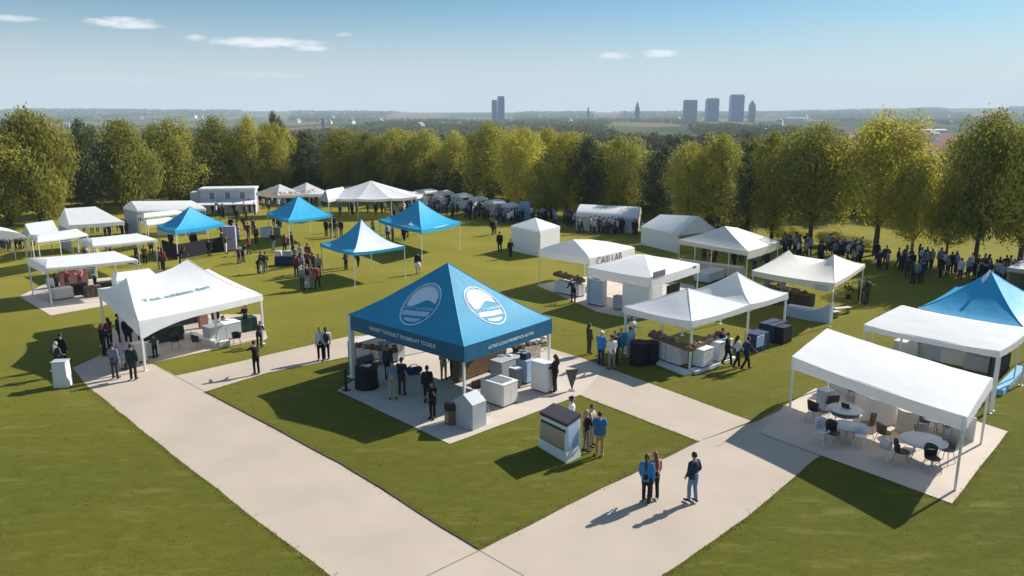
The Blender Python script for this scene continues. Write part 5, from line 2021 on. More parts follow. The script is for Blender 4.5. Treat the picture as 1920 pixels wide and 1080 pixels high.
P_((322, 468), 190, 'person in dark grey at the corner of the mid blue tent', 'charcoal', 'black', 'dark', 'short', 'stand', 1.7)
for i, (x, y, tp, bt, ps) in enumerate(((441, 462, 'khaki', 'beige', 'stand'), (447, 452, 'lilac', 'grey', 'front'), (415, 446, 'olive', 'black', 'walk'), (422, 452, 'white', 'navy', 'back'), (476, 440, 'charcoal', 'black', 'walk'),
                                      (481, 458, 'brown', 'black', 'stand'), (512, 470, 'black', 'grey', 'back'), (535, 476, 'maroon', 'black', 'front'), (548, 470, 'navy', 'charcoal', 'stand'), (700, 442, 'grey', 'black', 'walk'), (444, 418, 'black', 'navy', 'walk'), (462, 414, 'bluegrey', 'black', 'stand'))):
    P_((x, y), random.uniform(120, 230), 'person in ' + WORD0.get(tp, tp) + ' top and ' + bt + ' trousers scattered over the left middle lawn', tp, bt, ('dark', 'brown', 'black')[i % 3], ('short', 'mid')[i % 2], ps, 1.78)
for i, (x, y, tp, bt) in enumerate(((612, 444, 'black', 'black'), (622, 446, 'brown', 'beige'), (631, 446, 'olive', 'beige'), (640, 444, 'black', 'charcoal'), (627, 436, 'dgreen', 'black'))):
    P_((x, y), random.uniform(150, 220), ('person in black', 'person in brown with beige trousers', 'person in olive with beige trousers', 'person in black with charcoal trousers', 'person in dark green')[i] + ' in the small group by the far blue tent corner', tp, bt, 'dark', 'short', 'stand', 1.8)
P_((1188, 442), 170, 'person in black standing at the corner of the white gabled marquee', 'black', 'black', 'black', 'short', 'stand', 1.75)
P_((1624, 572), 200, 'person in olive at the pole of the cream twin peaks', 'olive', 'charcoal', 'brown', 'short', 'stand', 1.85)
P_((1612, 566), 120, 'person in black beside the one in olive at the cream twin peaks', 'khaki', 'black', 'dark', 'short', 'stand', 1.75)
for i, (x, y, tp) in enumerate(((1710, 532, 'charcoal'), (1718, 533, 'grey'), (1727, 531, 'navy'), (1700, 522, 'olive'))):
    P_((x, y), random.uniform(150, 220), 'person in ' + tp + ' of the small group in front of the crowd under the trees', tp, 'charcoal', 'dark', 'short', ('stand', 'back')[i % 2], 1.75)
P_((98, 560), 190, 'person in white shirt at the end of the largest flat shelter', 'white', 'brown', 'dark', 'short', 'stand', 1.7)
P_((128, 545), 40, 'person in maroon at the goods shelf of the largest flat shelter', 'maroon', 'brown', 'dark', 'short', 'front', 1.6)
P_((152, 540), 20, 'person in faded red by the dark tables of the largest flat shelter', 'pink', 'brown', 'dark', 'mid', 'front', 1.6)
P_((108, 556), 150, 'person in brown behind the pole of the largest flat shelter', 'brown', 'brown', 'dark', 'mid', 'stand', 1.65)
P_((180, 541), 330, 'person in grey at the middle table of the largest flat shelter', 'grey', 'black', 'dark', 'short', 'front', 1.6)


# --- the crowd along the trees: a few built figures copied many times
def crowd_proto(pose, top, bot, hair, skin, style='short'):
    J = skeleton(POSES[pose])
    parts = []
    for mi, fn in enumerate(('body', 'top', 'bot', 'hair')):
        bm = B()
        if fn == 'body':
            for k in 'LR':
                arm(bm, J, k, -.004)
                tube(bm, [J['wr' + k], J['wr' + k] + J['hd' + k] * .16], [.03, .025], 6)
                tube(bm, [J['heel' + k] + Vector((0, 0, .02)), J['toe' + k] + Vector((0, 0, .02))], [.05, .045], 6)
                leg(bm, J, k, 0)
            torso(bm, J, -.01)
            tube(bm, [J['chest'], J['neck'], J['head']], [.07, .055, .05], 8)
            ball(bm, J['head'], .1, .8, .98, 1.15, 2)
        elif fn == 'top':
            torso(bm, J, .018, 1.02, .04)
            for k in 'LR':
                arm(bm, J, k, .014)
        elif fn == 'bot':
            for k in 'LR':
                leg(bm, J, k, .012, False, .012)
            tube(bm, [J['pel'] + Vector((0, 0, -.09)), J['pel'] + Vector((0, 0, .05))], [.15, .15], 10, ell=(.76, 1.04))
        else:
            ball(bm, J['head'] + Vector((0, .018, .025)), .106, .82, .98, 1.1, 2)
            if style == 'mid':
                tube(bm, [J['head'] + Vector((0, .06, 0)), J['neck'] + Vector((0, .09, -.12))], [.07, .06], 8)
        me = remeshed(bm, .058, 1)
        parts.append(me)
    bm = B()
    for mi, me in enumerate(parts):
        n0 = len(bm.faces)
        bm.from_mesh(me)
        bm.faces.ensure_lookup_table()
        for f in bm.faces[n0:]:
            f.material_index = mi
        bpy.data.meshes.remove(me)
    me = bpy.data.meshes.new('person')
    bm.to_mesh(me)
    bm.free()
    me.polygons.foreach_set('use_smooth', [True] * len(me.polygons))
    for m in (skin, CL[top], CL[bot], HAIR[hair]):
        me.materials.append(m)
    return me


base = {p: crowd_proto(p, 'black', 'black', 'dark', M_SKIN) for p in ('stand', 'front', 'walk', 'hips')}
base['mid'] = crowd_proto('back', 'black', 'black', 'dark', M_SKIN, 'mid')
LOOK = [('black', 'black', 'dark'), ('navy', 'black', 'black'), ('charcoal', 'navy', 'dark'), ('white', 'navy', 'brown'), ('white', 'black', 'dark'), ('grey', 'charcoal', 'brown'), ('brown', 'black', 'dark'),
        ('maroon', 'black', 'brown'), ('bluegrey', 'navy', 'dark'), ('beige', 'brown', 'brown'), ('olive', 'black', 'dark'), ('lilac', 'navy', 'blond')]
WORD = dict(bluegrey='blue grey', olive='olive green', dgreen='dark green')
protos = {}
for i, (tp, bt, hr) in enumerate(LOOK):
    for pk in ('stand', 'front', 'walk', 'hips', 'mid'):
        if (i + hash(pk) * 0 + len(pk)) % 3 == 0:
            continue
        me = base[pk].copy()
        for k_, m in enumerate((M_SKIN if i % 4 else M_SKIN2, CL[tp], CL[bt], HAIR[hr])):
            me.materials[k_] = m
        protos.setdefault(i, []).append(me)


CROWD = []


def crowd(band, n, where, weights, group, seed):
    """people standing between two photograph polylines"""
    rr = random.Random(seed)
    lens = [(band[i + 1][0] - band[i][0]) for i in range(len(band) - 1)]
    tot = sum(lens)
    for _ in range(n):
        d = rr.uniform(0, tot)
        i = 0
        while d > lens[i]:
            d -= lens[i]
            i += 1
        k = d / lens[i]
        a, b_ = band[i], band[i + 1]
        x = a[0] + (b_[0] - a[0]) * k
        y0, y1 = a[1] + (b_[1] - a[1]) * k, a[2] + (b_[2] - a[2]) * k
        y = y0 + (y1 - y0) * rr.random()
        li = rr.choices(range(len(LOOK)), weights)[0]
        loc = at(x, y) + Vector((rr.uniform(-.3, .3), rr.uniform(-.4, .4), 0))
        CROWD.append((loc.y, li, rr.choice(protos[li]), loc, rr.uniform(0, 6.28), rr.uniform(.92, 1.06), where, group))


DARKW = [6, 5, 4, 2, 1, 3, 3, 1, 3, 1, 3, 1]
MIXW = [5, 5, 3, 4, 3, 3, 2, 1, 3, 2, 1, 2]
REDW = [2, 2, 2, 1, 1, 2, 4, 4, 1, 4, 2, 1]
crowd([(800, 388, 404), (870, 398, 414), (965, 414, 424)], 46, 'before the white hoarding', DARKW, 'crowd before the white hoarding', 1)
crowd([(965, 410, 420), (1080, 414, 428)], 34, 'beside the light blue cubicle', MIXW, 'crowd beside the light blue cubicle', 2)
crowd([(1080, 432, 440), (1195, 436, 444), (1260, 440, 446)], 44, 'before the white round roofed tent', MIXW, 'crowd before the white round roofed tent', 3)
crowd([(1470, 465, 484), (1630, 482, 506), (1760, 502, 524), (1900, 522, 542)], 104, 'in the crowd under the big trees', MIXW, 'crowd under the big trees', 4)
crowd([(-10, 462, 474), (56, 462, 472)], 12, 'under the white arched canopy', DARKW, 'crowd under the arched canopy', 5)
crowd([(120, 440, 452), (240, 430, 446)], 14, 'around the white hip roofed tent', REDW, 'crowd by the hip roofed tent', 6)
crowd([(236, 408, 420), (300, 412, 424)], 12, 'at the end of the long low marquee', REDW, 'crowd by the long low marquee', 7)
crowd([(395, 400, 412), (480, 398, 408)], 16, 'under the cabin awning', DARKW, 'crowd under the cabin awning', 8)
crowd([(490, 384, 396), (620, 380, 394)], 26, 'under the orange lettered tent', REDW, 'crowd under the lettered festival tent', 9)
crowd([(620, 392, 404), (770, 396, 408)], 26, 'under the white round tent', DARKW, 'crowd under the round tent', 10)
crowd([(722, 432, 452), (800, 436, 458)], 12, 'under the bird mark tent', MIXW, 'crowd under the bird mark tent', 11)
crowd([(515, 424, 438), (545, 426, 440)], 5, 'behind the white display stand', DARKW, 'crowd by the display stand', 12)
crowd([(1290, 490, 512), (1440, 492, 512)], 10, 'under the cream peaked tent', DARKW, 'crowd under the cream tent', 13)
crowd([(1440, 560, 580), (1500, 565, 585)], 4, 'under the cream twin peaks', DARKW, 'crowd under the cream twin peaks', 14)
crowd([(150, 490, 500), (290, 480, 496)], 8, 'inside the flat shelters', REDW, 'crowd in the flat shelters', 15)
crowd([(640, 498, 512), (668, 500, 515)], 3, 'under the blue and white peaked tent', DARKW, 'crowd under the blue and white tent', 16)

CROWD.sort(key=lambda c: c[0])
vv, ff, mi_, mslots = [], [], [], []
for n_, (_y, li, me, loc, rz, s, where, group) in enumerate(CROWD):
    if n_ < 172:
        o = mobj('person', me)
        o.location, o.rotation_euler, o.scale = loc, (0, 0, rz), (s, s, s)
        tp, bt = LOOK[li][0], LOOK[li][1]
        tag(o, 'person in ' + WORD.get(tp, tp) + ' and ' + WORD.get(bt, bt) + ', ' + where, 'person', group + ', ' + tp + ' tops')
        continue
    M4 = Matrix.Translation(loc) @ Matrix.Rotation(rz, 4, 'Z') @ Matrix.Scale(s, 4)
    i0 = len(vv)
    vv += [tuple(M4 @ v.co) for v in me.vertices]
    ix = []
    for m in me.materials:
        if m not in mslots:
            mslots.append(m)
        ix.append(mslots.index(m))
    for p in me.polygons:
        ff.append(tuple(i + i0 for i in p.vertices))
        mi_.append(ix[p.material_index])
me = bpy.data.meshes.new('crowd')
me.from_pydata(vv, [], ff)
for m in mslots:
    me.materials.append(m)
me.polygons.foreach_set('material_index', mi_)
me.polygons.foreach_set('use_smooth', [True] * len(ff))
tag(mobj('crowd', me), 'dense far crowd of dark clothed visitors strung out before the trees', 'crowd', None, 'stuff')


# ------------------------------------------------------------------ trees
def leaf_mat(name, a, b_, transl=.25):
    m = bpy.data.materials.new(name)
    m.use_nodes = True
    t = m.node_tree
    pb = t.nodes['Principled BSDF']
    pb.inputs['Roughness'].default_value = .6
    pb.inputs['Specular IOR Level'].default_value = .15
    oi = t.nodes.new('ShaderNodeObjectInfo')
    tcn = t.nodes.new('ShaderNodeTexCoord')
    n = t.nodes.new('ShaderNodeTexNoise')
    n.inputs['Scale'].default_value = .9
    n.inputs['Detail'].default_value = 5
    n.inputs['Roughness'].default_value = .7
    t.links.new(tcn.outputs['Object'], n.inputs['Vector'])
    ad = t.nodes.new('ShaderNodeMath')
    ad.operation = 'MULTIPLY_ADD'
    ad.inputs[1].default_value = .36
    t.links.new(oi.outputs['Random'], ad.inputs[0])
    t.links.new(n.outputs[0], ad.inputs[2])
    mr = t.nodes.new('ShaderNodeMapRange')
    mr.inputs[1].default_value = .44
    mr.inputs[2].default_value = .90
    t.links.new(ad.outputs[0], mr.inputs[0])
    mx = t.nodes.new('ShaderNodeMix')
    mx.data_type = 'RGBA'
    mx.inputs[6].default_value = (*a, 1)
    mx.inputs[7].default_value = (*b_, 1)
    t.links.new(mr.outputs[0], mx.inputs[0])
    t.links.new(mx.outputs[2], pb.inputs['Base Color'])
    tr = t.nodes.new('ShaderNodeBsdfTranslucent')
    t.links.new(mx.outputs[2], tr.inputs[0])
    ms = t.nodes.new('ShaderNodeMixShader')
    ms.inputs[0].default_value = transl
    t.links.new(pb.outputs[0], ms.inputs[1])
    t.links.new(tr.outputs[0], ms.inputs[2])
    t.links.new(ms.outputs[0], t.nodes['Material Output'].inputs[0])
    return m


M_LEAF = leaf_mat('olive foliage', (.20, .205, .045), (.50, .46, .085), .42)
M_LEAFD = leaf_mat('dark foliage', (.07, .09, .05), (.18, .195, .07), .3)
M_LEAFY = leaf_mat('yellow green foliage', (.24, .235, .042), (.56, .50, .08), .42)
M_BARK = mat('bark', (.09, .07, .05), .9, .3, 3, .4, 12)


def tree_mesh(seed, ht, wd, base, kind):
    """crown of leaf sprays on lobes around a forked trunk; returns trunk mesh, crown mesh"""
    rr = random.Random(seed)
    bm = B()
    tubes = []
    th = ht * (base + .25)
    tube(bm, [(0, 0, -.1), (.05 * rr.uniform(-1, 1), 0, th * .5), (.2 * rr.uniform(-1, 1), .2 * rr.uniform(-1, 1), th), (rr.uniform(-.3, .3), rr.uniform(-.3, .3), ht * .86)], [.26, .2, .15, .03], 8)
    lobes = []
    nl = {'round': 26, 'tall': 24, 'droop': 26}[kind]
    for i in range(nl):
        f = (i + .5) / nl
        z = base + (1 - base) * (.06 + .86 * f)
        env = math.sin(math.pi * min(1, max(0, (z - base * .6) / (1.04 - base * .6)))) ** .55
        if kind == 'tall':
            env = min(1, 1.15 * (1 - ((z - base) / (1 - base)) ** 2.6) + .08) * (.62 + .38 * min(1, (z - base) / .25))
        if kind == 'droop':
            env = min(1, (1.06 - z) * 2.2) ** .7
        a = i * 2.4 + rr.uniform(-.5, .5)
        rad = wd / 2 * env * rr.uniform(.45, .82)
        if i % 5 == 0:
            rad *= .3
        c_ = Vector((math.cos(a) * rad, math.sin(a) * rad, z * ht))
        s = wd * rr.uniform(.13, .21) * (.75 + .5 * env)
        lobes.append((c_, s))
        if i % 2 == 0:
            z0 = max(base * ht * .8, c_.z - rad * 1.1 - 1.0)
            tube(bm, [(0, 0, min(z0, ht * .8)), (c_.x * .5, c_.y * .5, (z0 + c_.z) / 2 + .2), tuple(c_)], [.09, .06, .02], 5)
    lobes.append((Vector((rr.uniform(-.4, .4), rr.uniform(-.4, .4), ht * .95)), wd * .11))
    trunk = bpy.data.meshes.new('trunk')
    bm.to_mesh(trunk)
    bm.free()
    trunk.materials.append(M_BARK)
    verts, faces = [], []
    for c_, s in lobes:
        stretch = 1.25 if kind != 'round' else 1.0
        n = int(330 * (s / 1.2) ** 1.7)
        for _ in range(max(150, n)):
            d = Vector((rr.gauss(0, 1), rr.gauss(0, 1), rr.gauss(0, 1))).normalized()
            k = rr.random() ** .33
            if rr.random() < .12:
                k *= 1.22
            k *= 1 + .28 * noise.noise(d * 2.2 + c_)
            p = c_ + Vector((d.x * s * k, d.y * s * k, d.z * s * k * stretch))
            if kind == 'droop':
                p.z -= .35 * rr.random() * (p.x ** 2 + p.y ** 2) ** .5 * .35
            nn = (d + Vector((rr.gauss(0, .38), rr.gauss(0, .38), rr.gauss(0, .38) + .2))).normalized()
            t1 = nn.orthogonal().normalized()
            t1 = (Matrix.Rotation(rr.uniform(0, 6.28), 3, nn) @ t1)
            t2 = nn.cross(t1)
            a, b_ = rr.uniform(.09, .19), rr.uniform(.05, .105)
            if kind == 'droop':
                t1 = (Vector((0, 0, -1)) + t1 * .5).normalized()
                t2 = nn.cross(t1).normalized()
                a *= 1.3
            i0 = len(verts)
            verts += [p - t1 * a, p - t2 * b_ + nn * .03, p + t1 * a, p + t2 * b_ + nn * .03]
            faces.append((i0, i0 + 1, i0 + 2, i0 + 3))
    crown = bpy.data.meshes.new('crown')
    crown.from_pydata([tuple(v) for v in verts], [], faces)
    return trunk, crown


VAR = {}
for i, (kind, ht, wd, base_) in enumerate((('round', 10, 7.4, .12), ('tall', 11, 6.2, .08), ('tall', 11, 5.6, .10), ('droop', 11, 7.2, .10), ('round', 10, 8.6, .24), ('round', 10, 7.8, .27), ('tall', 11, 7.0, .14), ('droop', 11, 6.4, .14))):
    tk, cr_ = tree_mesh(100 + i, ht, wd, base_, kind)
    byc = {}
    for nm, m in (('olive', M_LEAF), ('dark', M_LEAFD), ('yellow', M_LEAFY)):
        c2 = cr_.copy()
        c2.materials.append(m)
        byc[nm] = c2
    VAR[i] = (tk, byc, ht, wd)


def tree(px, topy, wpx, v, colour, label, group=None, rot=None, name='tree'):
    p = at(*px)
    zt = atY(px[0], topy, p.y).z
    tk, byc, ht, wd = VAR[v]
    fw = p.y * _c + H * _s
    wm = wpx * fw / FPX
    root = thing(name, label, 'tree', p, rot if rot is not None else random.uniform(0, 360), group)
    mobj('trunk', tk, root)
    mobj('crown', byc[colour], root)
    root.scale = (wm / wd, wm / wd, max(1, zt) / ht)
    return root


ORD = ['first', 'second', 'third', 'fourth', 'fifth', 'sixth', 'seventh', 'eighth', 'ninth', 'tenth', 'eleventh', 'twelfth', 'thirteenth', 'fourteenth', 'fifteenth', 'sixteenth', 'seventeenth', 'eighteenth', 'nineteenth', 'twentieth']
FRONT = [
    # base x, base y, top y, width px, variant, colour, label
    (18, 424, 236, 140, 0, 'olive', 'wide olive tree cut by the frame edge before the white hip roofed tent'),
    (78, 420, 211, 160, 3, 'yellow', 'tall yellow green drooping tree behind the white hip roofed tent'),
    (172, 404, 224, 84, 2, 'dark', 'slim darker tree beside the tall yellow green drooping tree'),
    (246, 396, 228, 112, 7, 'olive', 'drooping olive tree behind the long low white marquee'),
    (335, 384, 222, 112, 1, 'olive', 'dense grey green tree above the end of the long low marquee'),
    (412, 376, 220, 92, 6, 'olive', 'tall rounded tree rising behind the white cabin'),
    (474, 373, 219, 80, 1, 'olive', 'upright tree beside the cabin, partly hiding a darker tree'),
    (520, 370, 232, 80, 0, 'yellow', 'yellowish tree behind the white tent with orange letters'),
    (585, 368, 262, 80, 2, 'dark', 'very dark narrow tree in the gap above the grey ridge tent'),
    (640, 372, 240, 92, 1, 'yellow', 'light olive tree above the white round tent, edge of the gap'),
    (692, 374, 248, 86, 6, 'olive', 'rounded olive tree over the white round tent peak'),
    (745, 374, 242, 90, 0, 'olive', 'broad olive tree behind the bird mark tent'),
    (800, 374, 244, 92, 6, 'olive', 'olive tree over the start of the white hoarding'),
    (852, 378, 246, 80, 1, 'olive', 'upright olive tree over the middle of the white hoarding'),
    (915, 386, 232, 104, 6, 'yellow', 'tall bright topped tree below the paired city towers'),
    (978, 398, 240, 96, 0, 'yellow', 'bright topped tree over the light blue cubicle'),
    (1022, 408, 300, 92, 3, 'olive', 'low spreading tree in front of the row near the light blue cubicle'),
    (1062, 404, 248, 90, 1, 'yellow', 'light topped tree next to the low spreading tree'),
    (1102, 406, 258, 90, 6, 'dark', 'dark full tree behind the round roofed white tent'),
    (1165, 408, 258, 104, 0, 'olive', 'broad olive tree over the end of the round roofed white tent'),
    (1238, 416, 272, 92, 2, 'dark', 'dark pointed tree above the white gabled marquee'),
    (1288, 428, 268, 88, 0, 'olive', 'rounded tree just above the gabled marquee roof end'),
    (1345, 432, 254, 112, 6, 'yellow', 'bright olive tree behind the gabled marquee open end'),
    (1400, 444, 286, 84, 2, 'dark', 'narrow dark tree above the cream peaked tent'),
    (1446, 452, 250, 112, 0, 'yellow', 'bright olive tree between cream peaked tent and cream twin peaks'),
    (1518, 462, 242, 158, 4, 'olive', 'large spreading tree above the cream twin peaks'),
    (1640, 478, 224, 172, 5, 'yellow', 'tallest broad tree with bright top and bare trunk over the crowd'),
    (1708, 486, 308, 96, 4, 'yellow', 'lower bright tree beside the tallest broad tree'),
    (1772, 496, 316, 92, 4, 'olive', 'lower olive tree with leaning stems over the crowd'),
    (1826, 508, 222, 158, 4, 'olive', 'large dense tree with dark trunk over the blue peak'),
    (1908, 520, 232, 172, 5, 'olive', 'large tree at the frame edge above the grey shed'),
]
for x, y, ty, wp, v, colr, lb in FRONT:
    tree((x, y), ty, wp, v, colr, lb)
BACKG = 'second row of the tree line'
rr = random.Random(5)
bk = []
for i in range(46):
    x = -60 + i * 45 + rr.uniform(-12, 12)
    # base line of the row behind
    yb = 400 - 26 * min(1, x / 560) if x < 560 else (374 + 26 * (x - 560) / 600 if x < 1160 else 400 + 60 * (x - 1160) / 760)
    yb -= 20
    if x > 1555:
        yb = 404 + rr.uniform(-6, 6)
    ty = {0: 246}.get(i, None) or (234 if x < 560 else 240) + rr.uniform(0, 30) + (14 if 1150 < x < 1500 else 0)
    if x > 1500 and not (1560 < x < 1600 or x > 1740):
        ty += 30
    if 1660 < x < 1770:
        ty = 300
    bk.append((x, yb, ty))
for x, yb, ty in bk:
    tree((x, yb), ty, rr.uniform(98, 132), rr.choice((0, 1, 6, 2)), rr.choice(('dark', 'olive', 'olive', 'yellow')) if x < 1480 else 'olive', 'tree half hidden in the second row of the tree line', BACKG)
tree((524, 366), 209, 46, 2, 'dark', 'thin taller tree poking above the row against the far hills')
tree((1330, 400), 262, 90, 0, 'dark', 'dark round tree top seen between bright crowns against the far land')
# undergrowth closing the foot of the row
for i in range(26):
    x = -20 + i * 57 + rr.uniform(-15, 15)
    if x > 1440:
        break
    yb = (398 - 32 * min(1, x / 560) if x < 560 else (364 + 32 * (x - 560) / 600 if x < 1160 else 396 + 50 * (x - 1160) / 400)) - 3
    tree((x, yb), yb - rr.uniform(40, 70), rr.uniform(70, 100), rr.choice((0, 4)), 'dark', 'dark leafy bush filling the foot of the tree row', 'bushes at the foot of the tree row', name='bush')
for i, (x, y) in enumerate(((1480, 452), (1560, 462), (1610, 468), (1395, 436), (1300, 418), (1270, 418))):
    tree((x, y), y - rr.uniform(22, 34), rr.uniform(54, 84), 0, 'yellow', 'pale sunlit bush below the big trees behind the cream tents', 'pale bushes behind the cream tents', name='bush')

# ------------------------------------------------------------------ far land
rr = random.Random(11)
verts, faces = [], []
ntree = 0
for _ in range(40000):
    Y = 330 * math.exp(rr.random() ** .75 * math.log(6200 / 330))
    X = rr.uniform(-1, 1) * Y * .95
    dens = noise.noise(Vector((X / (50 + Y * .09), Y / (110 + Y * .22), 4.2)))
    if dens < -.02 + (.06 if Y < 900 else -.10):
        continue
    ntree += 1
    if ntree > 9000:
        break
    s = rr.uniform(2.8, 4.6) * (1 + Y / 2600)
    h_ = min(rr.uniform(7, 11), s * 2.4)
    z = ground_z(X, Y)
    nleaf = int(max(7, min(90, 90 * (300 / Y) ** 1.1)))
    ls = s * (.16 + .5 / nleaf ** .5)
    ex = 1 + Y / 1100
    for k in range(nleaf):
        d = Vector((rr.gauss(0, 1), rr.gauss(0, 1), rr.gauss(0, 1))).normalized() * rr.random() ** .4
        p = Vector((X + d.x * s * ex, Y + d.y * s, z + h_ * .5 + d.z * h_ * .5))
        nn = (d + Vector((rr.gauss(0, .5), rr.gauss(0, .5), .35 + rr.gauss(0, .5)))).normalized()
        t1 = nn.orthogonal().normalized()
        t2 = nn.cross(t1)
        q = ls * rr.uniform(.7, 1.3)
        i0 = len(verts)
        verts += [p - t1 * q * ex ** .5, p - t2 * q, p + t1 * q * ex ** .5, p + t2 * q]
        faces.append((i0, i0 + 1, i0 + 2, i0 + 3))
verts = [tuple(v) for v in verts]
me = bpy.data.meshes.new('far_wood')
me.from_pydata(verts, [], faces)
fm = mat('far woodland', (.11, .12, .055), 1, .4, .02, spec=0, transl=.3)
me.materials.append(fm)
tag(mobj('far_wood', me), 'scattered far woodland fading into haze before the hills', 'woodland', None, 'stuff')

# towers of the far town
def facade(name, a, b_, sx_, sz_):
    m = bpy.data.materials.new(name)
    m.use_nodes = True
    t = m.node_tree
    pb = t.nodes['Principled BSDF']
    pb.inputs['Roughness'].default_value = .35
    br = t.nodes.new('ShaderNodeTexBrick')
    br.offset = 0
    br.inputs['Color1'].default_value = (*a, 1)
    br.inputs['Color2'].default_value = (*[c * .8 for c in a], 1)
    br.inputs['Mortar'].default_value = (*b_, 1)
    br.inputs['Scale'].default_value = 1
    br.inputs['Mortar Size'].default_value = .35
    br.inputs['Brick Width'].default_value = sx_
    br.inputs['Row Height'].default_value = sz_
    tcn = t.nodes.new('ShaderNodeTexCoord')
    mp = t.nodes.new('ShaderNodeMapping')
    mp.inputs['Rotation'].default_value = (math.pi / 2, 0, 0)
    t.links.new(tcn.outputs['Object'], mp.inputs[0])
    t.links.new(mp.outputs[0], br.inputs['Vector'])
    t.links.new(br.outputs[0], pb.inputs['Base Color'])
    return m


FAC = facade('blue glass facade', (.03, .15, .38), (.06, .2, .42), 6, 4)
FAC2 = facade('grey facade', (.08, .15, .24), (.12, .2, .28), 5, 4)
TY = 2300.0


def tower(name, label, x0, x1, ytop, m, Y=TY, ybase=222, crown=0.0, rot=0, cat='tower'):
    a, b_ = atY(x0, ytop, Y), atY(x1, ytop, Y)
    zb = ground_z((a.x + b_.x) / 2, Y) - 3
    wd = b_.x - a.x
    t_ = thing(name, label, cat, ((a.x + b_.x) / 2, Y, zb), rot)
    hh = a.z - zb
    bm = B()
    box(bm, (0, 0, 0), (wd, wd * .8, hh))
    obj('shaft', bm, m, t_)
    bm = B()
    box(bm, (0, 0, hh), (wd * .9, wd * .7, 4))
    obj('roof_plant', bm, M_GREY, t_)
    if crown:
        bm = B()
        box(bm, (0, 0, hh + 4), (wd * .7, wd * .6, crown), 0, 0, .3)
        obj('spire', bm, M_GREY, t_)
    return t_


tower('office_tower', 'shorter slab of the paired blue grey towers alone on the horizon', 922, 932, 190, FAC)
tower('office_tower', 'taller slab of the paired blue grey towers alone on the horizon', 932.6, 946, 183, FAC)
tower('office_tower', 'slim pale tower, first of the skyline cluster beside its twin', 1282, 1293, 190, FAC2)
tower('office_tower', 'slim blue tower standing close to the slim pale tower', 1294.5, 1307, 190, FAC)
tower('office_tower', 'broad flat topped blue tower in the middle of the skyline cluster', 1325, 1347, 187, FAC)
tower('office_tower', 'tallest blue tower of the skyline cluster with a vertical seam', 1370.5, 1394, 180, FAC)
tower('office_tower', 'small tower with pointed top closing the skyline cluster', 1405, 1416, 198, FAC2, crown=10)
tower('church_tower', 'tiny pointed spire on the horizon, farther from the cluster', 1101, 1105, 209, FAC2, crown=10)
tower('church_tower', 'small tapering tower on the horizon between spire and cluster', 1191, 1199, 203, FAC2, crown=14)
tower('office_tower', 'low grey block rising over the trees by the white tent gap', 603, 609, 226, FAC2, Y=1500)


def farhouse(px, py, Y, L_, D_, h_, label, m, mr, rot=0, group=None, nm='far_building', cat='building'):
    p = atY(px, py, Y)
    z = ground_z(p.x, Y)
    t_ = thing(nm, label, cat, (p.x, Y, z), rot, group)
    bm = B()
    box(bm, (0, 0, -1), (L_, D_, h_ + 1))
    obj('wall', bm, m, t_)
    bm = B()
    v = [(-L_ / 2, -D_ / 2, h_), (L_ / 2, -D_ / 2, h_), (L_ / 2, D_ / 2, h_), (-L_ / 2, D_ / 2, h_), (-L_ / 2, 0, h_ * 1.35), (L_ / 2, 0, h_ * 1.35)]
    vv = [bm.verts.new((x * 1.04, y * 1.06, zz + .05)) for x, y, zz in v]
    for f in ((0, 1, 5, 4), (2, 3, 4, 5), (0, 4, 3), (1, 2, 5), (3, 2, 1, 0)):
        bm.faces.new([vv[i] for i in f])
    obj('roof', bm, mr, t_)
    return t_


M_FARW = mat('pale render', (.66, .65, .63), .8, .08, .1)
M_FARR = mat('red tile', (.22, .1, .07), .9, .15, .1)
M_FARG = mat('grey roofing', (.3, .3, .31), .9, .1, .1)
farhouse(1735, 247, 1090, 52, 12, 4, 'long white industrial shed beyond the tallest broad tree', M_FARW, M_FARW)
farhouse(1425, 244, 1190, 38, 10, 3.5, 'white shed in the fields below the skyline cluster', M_FARW, M_FARW)
farhouse(1590, 258, 800, 24, 8, 3, 'small pale barn seen just left of the tallest broad tree', M_FARW, M_FARG)
farhouse(1490, 222, 2400, 60, 25, 9, 'pale building on the slope under the hill crest', M_FARW, M_FARG)
farhouse(848, 233, 1800, 46, 12, 5, 'pale farm shed above the tree tops beside the paired towers', M_FARW, M_FARG)
for i in range(40):
    Y = rr.uniform(700, 3600)
    X = rr.uniform(-.75, .75) * Y
    u = rr.random()
    z = ground_z(X, Y)
    t_ = thing('far_house', 'tiny pale far house scattered among woods before the hills', 'house', (X, Y, z), rr.uniform(0, 90), 'tiny houses of the far town')
    s = rr.uniform(.7, 1.2) * (1 + Y / 4000)
    bm = B()
    box(bm, (0, 0, -1), (11 * s, 8 * s, 6 * s + 1))
    vv = [bm.verts.new((x * s, y * s, z_ * s)) for x, y, z_ in ((-5.8, -4.4, 6), (5.8, -4.4, 6), (5.8, 4.4, 6), (-5.8, 4.4, 6), (-5.8, 0, 9), (5.8, 0, 9))]
    for f in ((0, 1, 5, 4), (2, 3, 4, 5), (0, 4, 3), (1, 2, 5), (3, 2, 1, 0)):
        fc = bm.faces.new([vv[i_] for i_ in f])
        fc.material_index = 1
    obj('wall', bm, [M_FARW, M_FARG if i % 4 else M_FARR], t_)

# ------------------------------------------------------------------ air
bm = B()
box(bm, (0, 3700, -26), (17500, 7900, 240))
hz = bpy.data.materials.new('thin haze')
hz.use_nodes = True
t = hz.node_tree
t.nodes.remove(t.nodes['Principled BSDF'])
pv = t.nodes.new('ShaderNodeVolumePrincipled')
pv.inputs['Color'].default_value = (.72, .86, 1.0, 1)
pv.inputs['Density'].default_value = 1.4e-4
pv.inputs['Anisotropy'].default_value = .0
t.links.new(pv.outputs[0], t.nodes['Material Output'].inputs['Volume'])
hz_o = obj('haze', bm, hz)
tag(hz_o, 'thin pale haze over the whole landscape', 'haze', None, 'stuff')

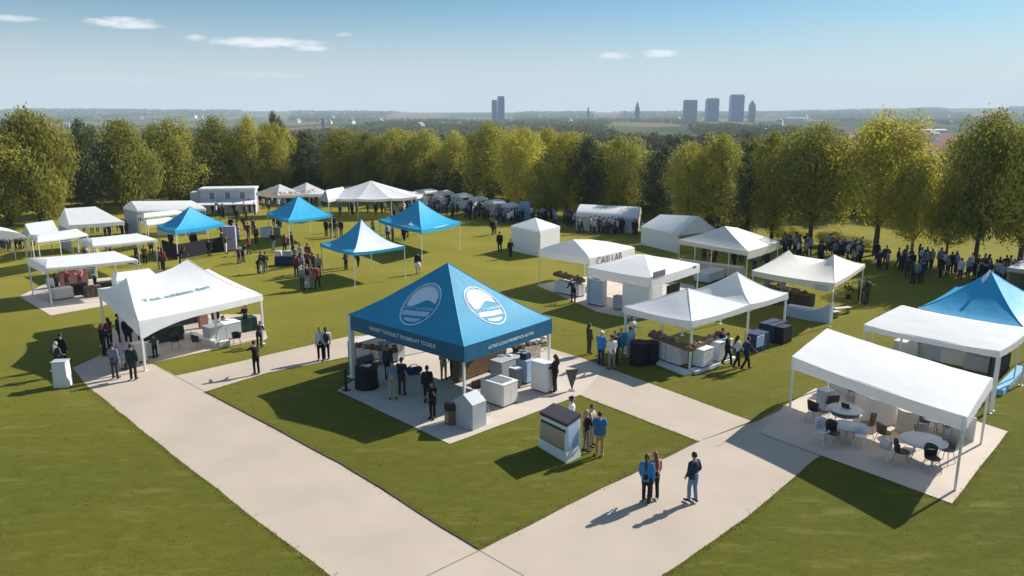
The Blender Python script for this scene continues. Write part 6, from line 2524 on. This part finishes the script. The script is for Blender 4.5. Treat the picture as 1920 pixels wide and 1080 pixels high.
# ------------------------------------------------------------------ grass blades on the near lawn and ragged path edges
rr = random.Random(3)
PAVED = []
for o_ in list(COL.objects):
    if o_.name.split('.')[0] in ('path', 'pavement'):
        PAVED += [[(o_.data.vertices[i].co.x, o_.data.vertices[i].co.y) for i in p.vertices] for p in o_.data.polygons]


def paved(x, y):
    for p in PAVED:
        s_ = [(p[(i + 1) % 3][0] - p[i][0]) * (y - p[i][1]) - (p[(i + 1) % 3][1] - p[i][1]) * (x - p[i][0]) for i in range(3)]
        if all(v >= 0 for v in s_) or all(v <= 0 for v in s_):
            return True
    return False


verts, faces = [], []


def blade(x, y, h_, w_):
    a = rr.uniform(0, 6.28)
    lx, ly = rr.gauss(0, .5) * h_, rr.gauss(0, .5) * h_
    i0 = len(verts)
    verts.extend(((x - math.cos(a) * w_, y - math.sin(a) * w_, 0), (x + math.cos(a) * w_, y + math.sin(a) * w_, 0), (x + lx, y + ly, h_)))
    faces.append((i0, i0 + 1, i0 + 2))


cells = {}
n_ = 0
while n_ < 5500:
    x, y = rr.uniform(-26, 24), rr.uniform(17, 44)
    if abs(x) > y * .78:
        continue
    if noise.noise(Vector((x * .5, y * .8, 2))) + rr.uniform(-.4, .4) < 0:
        continue
    n_ += 1
    if paved(x, y):
        continue
    for _ in range(5):
        blade(x + rr.gauss(0, .05), y + rr.gauss(0, .05), rr.uniform(.015, .038), rr.uniform(.008, .016))
for line in ([(165, 725), (320, 850), (430, 935), (620, 1080), (680, 1130)], [(385, 735), (640, 870), (900, 1032), (1100, 930), (1310, 828), (1200, 785), (1085, 740)], [(1240, 1085), (1400, 970), (1530, 860), (1785, 945), (1890, 810)], [(1410, 790), (1200, 712), (1098, 674)], [(385, 735), (500, 700), (650, 670)]):
    pts = [at(*p) for p in line]
    for a, b_ in zip(pts, pts[1:]):
        for _ in range(int((b_ - a).length * 90)):
            p = a.lerp(b_, rr.random()) + Vector((rr.gauss(0, .10), rr.gauss(0, .10), 0))
            if paved(p.x, p.y) and rr.random() < .93:
                continue
            blade(p.x, p.y, rr.uniform(.03, .09), rr.uniform(.008, .018))
me = bpy.data.meshes.new('grass')
me.from_pydata(verts, [], faces)
me.materials.append(mat('grass blade', (.21, .20, .045), .8, .35, .7, transl=.45, spec=.1))
tag(mobj('grass', me), 'short uneven grass blades along the path edges and near lawn', 'grass', None, 'stuff')
